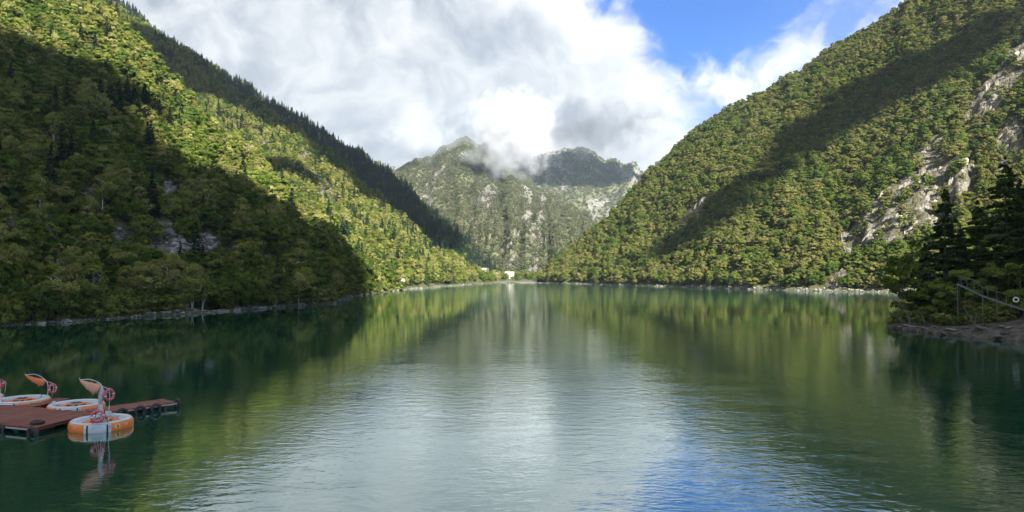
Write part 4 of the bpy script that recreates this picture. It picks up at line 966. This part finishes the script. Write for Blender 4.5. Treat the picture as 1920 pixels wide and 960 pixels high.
        if mast.get('drape'):
            loft([(W(0.05 + 0.03 * math.sin(u * 5), top[1] + 0.02 - u * 1.05), er * (0.05 + 0.13 * math.sin(math.pi * min(1, u * 1.02)) ** 0.8), ec * (0.05 + 0.10 * math.sin(math.pi * u))) for u in np.linspace(0.02, 0.98, 10)]).build('drape', M['drape'], b, True)
            for k, (a_, b2) in enumerate([(-0.05, -0.30), (0.02, 0.02), (0.10, 0.26), (0.0, -0.14), (0.06, 0.16)]):
                MB().tube([W(a_, top[1] - 0.95, 0.05), W(b2, 0.45, 0.10)], 0.022, 6).build('stay', M['steel'], b, True)
            q = MB().tube([W(-0.03, 1.02, 0.16), W(-0.03, 1.02, 0.22)], 0.09, 12); q.build('lamp', M['gel_white'], b, True)
    return b, (x, Y), cam_a
b4, c4, a4 = boat(190, 801, 'round orange boat marked 9 floating at the dock corner nearest the camera', -7, 'orange', dict(base=(-0.06, 1.52), top=(0.10, 2.46), tip=(-1.05, 2.90), rgt=(0.50, 2.12), can=(-0.08, 2.30, 0.31), cloth='canvas_pale', strut=1.65, drape=True), disc=29, marks=(-56, 45))
b3, c3, a3 = boat(143, 770, 'round orange boat without a mast between the dock and the nearest boat', -15, 'orange_faded', marks=(-62, -40, 38), rest=(-100, -120))
b2, c2, a2 = boat(42, 761, 'round orange boat with yellow banner and folded canopy at the far side of the dock', -33, 'orange_faded', dict(base=(1.46, 0.10), top=(-0.02, 1.50), tip=(-1.28, 2.00), rgt=(0.42, 1.18), can=(-0.14, 1.38, 0.24), cloth='canvas', strut=1.1), banner=True, marks=(-66,), rest=(-100, -120))
b1, c1, a1 = boat(-47, 757, 'round boat mostly cut off by the left edge of the picture', -33, 'orange_faded', dict(base=(1.44, 0.10), top=(0.0, 1.50), tip=(-1.2, 1.92), rgt=(0.40, 1.2), can=(-0.14, 1.36, 0.24), cloth='canvas', strut=1.1))
def rel(c, a, r_, cc, z): return Vector((c[0], c[1], z)) + Vector((-math.sin(a), math.cos(a), 0)) * r_ * 0.9 + Vector((math.cos(a), math.sin(a), 0)) * cc * 0.9
cvec = lambda a, r_=0.0, u=0.0: Vector((math.cos(a), math.sin(a), 0)) + Vector((-math.sin(a), math.cos(a), 0)) * r_ + Vector((0, 0, u))
ring_buoy(rel(c4, a4, -0.20, 1.74, 0.90), 0.27, 0.062, cvec(a4, 0.0, 0.25), M['buoy_pink'], 'pink ring buoy hanging over the boarding panel of the boat marked 9')
ring_buoy(rel(c4, a4, 0.42, 1.52, 1.98), 0.27, 0.062, cvec(a4, 0.9, 0.1), M['buoy_pink'], 'pink ring buoy on the mast arm of the boat marked 9')
ring_buoy(rel(c2, a2, 1.82, 0.14, 1.00), 0.26, 0.062, cvec(a2, 0.9, 0.1), M['buoy_pink'], 'dark pink ring buoy on the mast of the boat with the yellow banner')
ring_buoy(rel(c1, a1, 1.40, 0.25, 1.20), 0.26, 0.065, cvec(a1, 0.3, 0.1), M['buoy_red'], 'red ring buoy on the boat at the left edge')

# dock
e1 = Vector((0.20, 0.98, 0)).normalized(); e2 = Vector((-0.945, 0.33, 0)).normalized(); A0 = Vector((-25.35, 37.85, 0)); DZ = 0.36
dock = empty('dock', A0); tag(dock, 'red plank dock on black floats with a narrow finger reaching right', 'dock')
def board(mesh, c, dirv, name='plank'):
    o = bpy.data.objects.new(name, mesh); C.objects.link(o); o.parent = dock; o.location = c - A0; o.rotation_euler = (rng.normal() * 0.006, rng.normal() * 0.006, math.atan2(dirv.y, dirv.x) - math.pi / 2 + rng.normal() * 0.004); return o
def plank_mesh(L_, wd):
    q = MB(); q.box(Vector((0, 0, 0)), (wd, L_, 0.045)); me = bpy.data.meshes.new('plank'); me.from_pydata(q.v, [], q.f); me.materials.append(M['plank']); return me
pm = plank_mesh(4.25, 0.185)
for k in range(62):
    board(pm, A0 + e1 * (2.12 + rng.normal() * 0.02) + e2 * (0.1 + k * 0.195) + Vector((0, 0, DZ - 0.02 + rng.normal() * 0.005)), e1)
f1 = Vector((0.62, 0.785, 0)).normalized(); f2 = Vector((-0.785, 0.62, 0)).normalized(); B0 = A0 + e1 * 4.05 + e2 * -0.25
pm2 = plank_mesh(1.85, 0.185)
for k in range(24):
    board(pm2, B0 + f1 * (0.1 + k * 0.195) + f2 * (0.93 + rng.normal() * 0.012) + Vector((0, 0, DZ - 0.01 + rng.normal() * 0.005)), f2)
pm3 = plank_mesh(1.15, 0.185)
for k in range(15):
    board(pm3, A0 + e1 * (4.38 + k * 0.195) + e2 * 5.95 + Vector((0, 0, DZ - 0.02 + rng.normal() * 0.005)), e2)
def beam(c0, c1, sz, z, mat, name):
    dv = c1 - c0; L_ = dv.length; q = MB().box(Vector((0, 0, 0)), (sz[0], L_, sz[1])); o = q.build(name, mat, dock); o.location = (c0 + c1) / 2 - A0 + Vector((0, 0, z)); o.rotation_euler = (0, 0, math.atan2(dv.y, dv.x) - math.pi / 2); return o
beam(A0 + e1 * -0.03 + e2 * 0.1, A0 + e1 * -0.03 + e2 * 12, (0.05, 0.09), DZ - 0.12, M['beam'], 'edge_beam')
beam(A0 + e2 * 0.02 + e1 * 0.05, A0 + e2 * 0.02 + e1 * 4.2, (0.05, 0.09), DZ - 0.12, M['rust'], 'edge_beam')
beam(B0 + f1 * 0.1 + f2 * 0.03, B0 + f1 * 4.7 + f2 * 0.03, (0.05, 0.08), DZ - 0.10, M['beam'], 'edge_beam')
beam(B0 + f1 * 4.73 + f2 * 0.1, B0 + f1 * 4.73 + f2 * 1.8, (0.05, 0.08), DZ - 0.10, M['rust'], 'edge_beam')
for k in range(8): beam(A0 + e1 * 0.2 + e2 * (0.5 + k * 1.55), A0 + e1 * 4.0 + e2 * (0.5 + k * 1.55), (0.06, 0.10), DZ - 0.12, M['rust'], 'joist')
def drum(c, dv, L_, r_=0.21):
    q = MB().tube([Vector((0, -L_ / 2, 0)), Vector((0, -L_ / 2 + 0.06, 0)), Vector((0, L_ / 2 - 0.06, 0)), Vector((0, L_ / 2, 0))], [r_ * 0.85, r_, r_, r_ * 0.85], 14); o = q.build('float', M['black'], dock, True); o.location = c - A0 + Vector((0, 0, 0.02)); o.rotation_euler = (0, 0, math.atan2(dv.y, dv.x) - math.pi / 2)
for k in range(9):
    for q_ in (0.9, 2.9): drum(A0 + e1 * q_ + e2 * (0.55 + k * 1.3), e1, 1.3)
for k in range(4): drum(B0 + f1 * (0.6 + k * 1.15) + f2 * 0.9, f2, 1.6)
for k in range(2): drum(A0 + e1 * (5 + k * 1.4) + e2 * 5.95, e2, 0.9)
def tyre(c, normal, lab, r_=0.27, tb=0.085):
    o = empty('tyre', c); o.rotation_euler = Vector(normal).to_track_quat('Z', 'Y').to_euler(); tag(o, lab, 'tyre', 'old tyres used as dock fenders')
    prof = [(r_ - 0.07, -0.07), (r_ + 0.03, -0.085), (r_ + 0.075, -0.05), (r_ + 0.085, 0), (r_ + 0.075, 0.05), (r_ + 0.03, 0.085), (r_ - 0.07, 0.07), (r_ - 0.085, 0), (r_ - 0.07, -0.07)]
    MB().lathe(prof, 28).build('tread', M['black'], o, True)
    MB().tube([((r_ + 0.0) * math.cos(a), (r_ + 0.0) * math.sin(a), 0.088) for a in np.linspace(0, 6.283, 25)[:-1]], 0.012, 6, True).build('bead', M['rust'], o, True)
up = Vector((0, 0, 1))
tyre(A0 - e1 * 0.16 + e2 * 0.05 + up * 0.12, -e1, 'old tyre on the near corner of the dock')
tyre(A0 - e1 * 0.16 + e2 * 2.55 + up * 0.12, -e1, 'old tyre on the near dock edge at the left edge of the picture')
tyre(A0 + e1 * 0.75 + e2 * 0.75 + up * (DZ + 0.09), up + e1 * 0.05, 'old tyre lying flat on the dock planks')
for d_, lab in ((1.3, 'old tyre on the dock finger next to the boat marked 9'), (2.35, 'middle one of three tyres along the dock finger'), (3.3, 'tyre on the dock finger nearest its end')):
    tyre(B0 + f1 * d_ - f2 * 0.12 + up * 0.16, -f2, lab)
tyre(B0 + f1 * 4.88 + f2 * 0.3 + up * 0.20, f1, 'tyre hung at the far end corner of the dock finger')

# walkway with railing on the rocky point
M['rail'] = plain('grey_rail', (0.12, 0.12, 0.115), 0.5, 0.12, 2.0)
wk = empty('walkway', world_at(1850, 560, 100)); tag(wk, 'grey railed walkway stepping down the rocky point on posts', 'walkway')
wl = wk.location.copy()
def wy(px): return float(np.interp(px, [1790, 1960, 2040], [104, 94, 88]))
bm_ = [(1795, 533), (1842, 556), (1880, 569), (1920, 582), (1990, 606)]; rl_ = [(1790, 516), (1826, 525), (1842, 538), (1870, 547), (1920, 561), (1990, 583)]
bt = MB().tube([world_at(x_, y_, wy(x_)) - wl for x_, y_ in bm_], 0.075, 6); bt.build('stringer', M['rail'], wk)
bt = MB().tube([world_at(x_, y_ - 1.5, wy(x_) + 1.2) - wl for x_, y_ in bm_], 0.06, 6); bt.build('stringer', M['rail'], wk)
MB().tube([world_at(x_, y_, wy(x_) + 0.6) - wl for x_, y_ in rl_], 0.032, 6).build('handrail', M['rail'], wk, True)
deck_px = np.linspace(1797, 1985, 64)
for q_ in deck_px:
    y_ = np.interp(q_, [p[0] for p in bm_], [p[1] for p in bm_]); p_ = world_at(q_, y_ - 1.2, wy(q_) + 0.6) - wl
    o = MB().box(Vector((0, 0, 0)), (0.2, 1.25, 0.04)).build('tread', M['rail'], wk) if q_ == deck_px[0] else bpy.data.objects.new('tread', tread_me)
    if q_ == deck_px[0]: tread_me = o.data
    else: C.objects.link(o); o.parent = wk
    o.location = p_
for q_ in (1802, 1813, 1826, 1841, 1852, 1869, 1887, 1936, 1960):
    a_ = world_at(q_, float(np.interp(q_, [p[0] for p in bm_], [p[1] for p in bm_])), wy(q_) + 0.6); b_ = world_at(q_, float(np.interp(q_, [p[0] for p in rl_], [p[1] for p in rl_])), wy(q_) + 0.6)
    MB().tube([a_ - wl, b_ - wl], 0.034, 6).build('post', M['rail'], wk)
for q_ in (1795, 1842, 1869, 1896, 1935, 1970):
    a_ = world_at(q_, float(np.interp(q_, [p[0] for p in bm_], [p[1] for p in bm_])), wy(q_)); g_ = min(ground(a_.x, a_.y), a_.z - 1.5) - 0.3
    MB().tube([a_ - wl, Vector((a_.x + 0.1, a_.y, g_)) - wl], 0.05, 6).build('leg', M['rail'], wk)
lb = world_at(1905, 562, wy(1905) + 0.5)
ring_buoy(lb, 0.28, 0.06, (-0.5, -0.85, 0.05), M['buoy_white'], 'white ring buoy hung on the walkway railing')

# utility pole and guard rail on the left shore
pl = Vector(world_at(568, 556, 205)); pl.z = ground(pl.x, pl.y)
M['concrete'] = plain('pale_concrete', (0.42, 0.41, 0.38), 0.8, 0.1, 3.0)
po = empty('utility_pole', pl); tag(po, 'pale utility pole with crossarms rising out of the left shore shrubs', 'utility pole')
ph = HC + (HOR - 490) / F * 205 - pl.z
MB().tube([(0, 0, -0.5), (0, 0, ph)], [0.16, 0.10], 8).build('pole', M['concrete'], po, True)
for zz, ln in ((ph - 0.6, 1.6), (ph - 1.6, 1.9), (ph - 2.9, 1.3)):
    arm = MB().box(Vector((0, -0.13, zz)), (ln, 0.09, 0.10)).build('crossarm', M['concrete'], po)
    for s_ in (-1, 1): MB().tube([(s_ * ln * 0.42, -0.13, zz + 0.05), (s_ * ln * 0.42, -0.13, zz + 0.25)], [0.05, 0.035], 6).build('insulator', M['gel_white'], arm)
MB().box(Vector((0.0, -0.25, ph - 3.3)), (0.45, 0.3, 0.5)).build('junction_box', M['gel_white'], po)
gr = empty('guard_rail', (0, 0, 0)); tag(gr, 'low pale guard rail among the shrubs along the left shore road', 'guard rail')
gp = []
for px in np.linspace(296, 486, 12):
    h_ = hit(px, float(np.interp(px, [296, 486], [553, 548])), ['left_hillside']); gp.append(Vector(h_) + up * 0.9)
MB().tube(gp, 0.12, 6).build('rail', M['steel'], gr)
for p_ in gp[::2]: MB().tube([p_, p_ - up * 1.2], 0.07, 6).build('post', M['steel'], gr)

# houses at the far shore
M['plaster'] = plain('white_plaster', (0.62, 0.59, 0.54), 0.8, 0.06, 0.5)
M['beige'] = plain('beige_wall', (0.48, 0.42, 0.32), 0.8, 0.08, 0.5)
M['roof'] = plain('grey_brown_roof', (0.20, 0.17, 0.14), 0.8, 0.15, 1.0)
M['pane'] = plain('dark_pane', (0.05, 0.06, 0.07), 0.15, 0.1, 1.0)
def house(px, Y, wd, dp, st, lab, wall, nwin, roof=True):
    x = (px - 960) / F * Y; g = ground(x, Y) - 0.3; h_ = empty('house', (x, Y, g), 0.06); tag(h_, lab, 'house'); H_ = st * 3.0
    MB().box(Vector((0, 0, H_ / 2)), (wd, dp, H_)).build('wall', M[wall], h_)
    q = MB()
    if roof:
        a, b_ = wd / 2 + 0.5, dp / 2 + 0.6; q.add([(-a, -b_, H_ + 0.003), (a, -b_, H_ + 0.003), (a, b_, H_ + 0.003), (-a, b_, H_ + 0.003), (-a + 0.6, 0, H_ + 1.9), (a - 0.6, 0, H_ + 1.9)], [(0, 3, 2, 1), (0, 1, 5, 4), (2, 3, 4, 5), (1, 2, 5), (3, 0, 4)])
    else: q.box(Vector((0, 0, H_ + 0.16)), (wd + 0.5, dp + 0.5, 0.3))
    q.build('roof', M['roof' if roof else wall], h_)
    for f_ in range(st):
        for k in range(nwin):
            wx_ = -wd / 2 + wd * (k + 0.5) / nwin; fz = 1.5 + f_ * 3.0
            if f_ == 0 and k == nwin // 2:
                MB().box(Vector((wx_, -dp / 2 - 0.02, 1.35)), (1.2, 0.14, 2.1)).build('door', M['pane'], h_); continue
            fr2 = MB().box(Vector((wx_, -dp / 2 - 0.03, fz)), (1.5, 0.16, 1.5)).build('window', M['plaster'], h_)
            MB().box(Vector((wx_, -dp / 2 - 0.10, fz)), (1.25, 0.06, 1.25)).build('pane', M['pane'], fr2)
house(905, 625, 9.5, 7, 2, 'two storey beige house with rows of windows behind the far beach', 'beige', 4)
house(955, 700, 9, 7, 2, 'tall white building above the trees at the head of the lake', 'plaster', 4)
house(929, 650, 7.5, 6, 2, 'small beige house between the two larger far houses', 'beige', 3)
house(886, 640, 6, 5, 1, 'low house left of the two storey house by the beach', 'beige', 2)
house(756, 398, 1.7, 1.6, 1, 'little pale hut among the trees at the foot of the sunlit left slope', 'beige', 1)
# ------------------------------------------------------------------ haze: one closed box of pale air round the whole valley
m, t = new_mat('haze_air')
v = t.add('ShaderNodeVolumePrincipled'); v.inputs['Color'].default_value = (0.72, 0.86, 1.0, 1); v.inputs['Density'].default_value = 0.000065
v.inputs['Anisotropy'].default_value = 0.45
t.put(t.add('ShaderNodeOutputMaterial').inputs['Volume'], v.outputs[0])
o = MB().box(Vector((0, 1900, 497)), (7000, 5600, 1014)).build('haze', m); tag(o, kind='stuff')
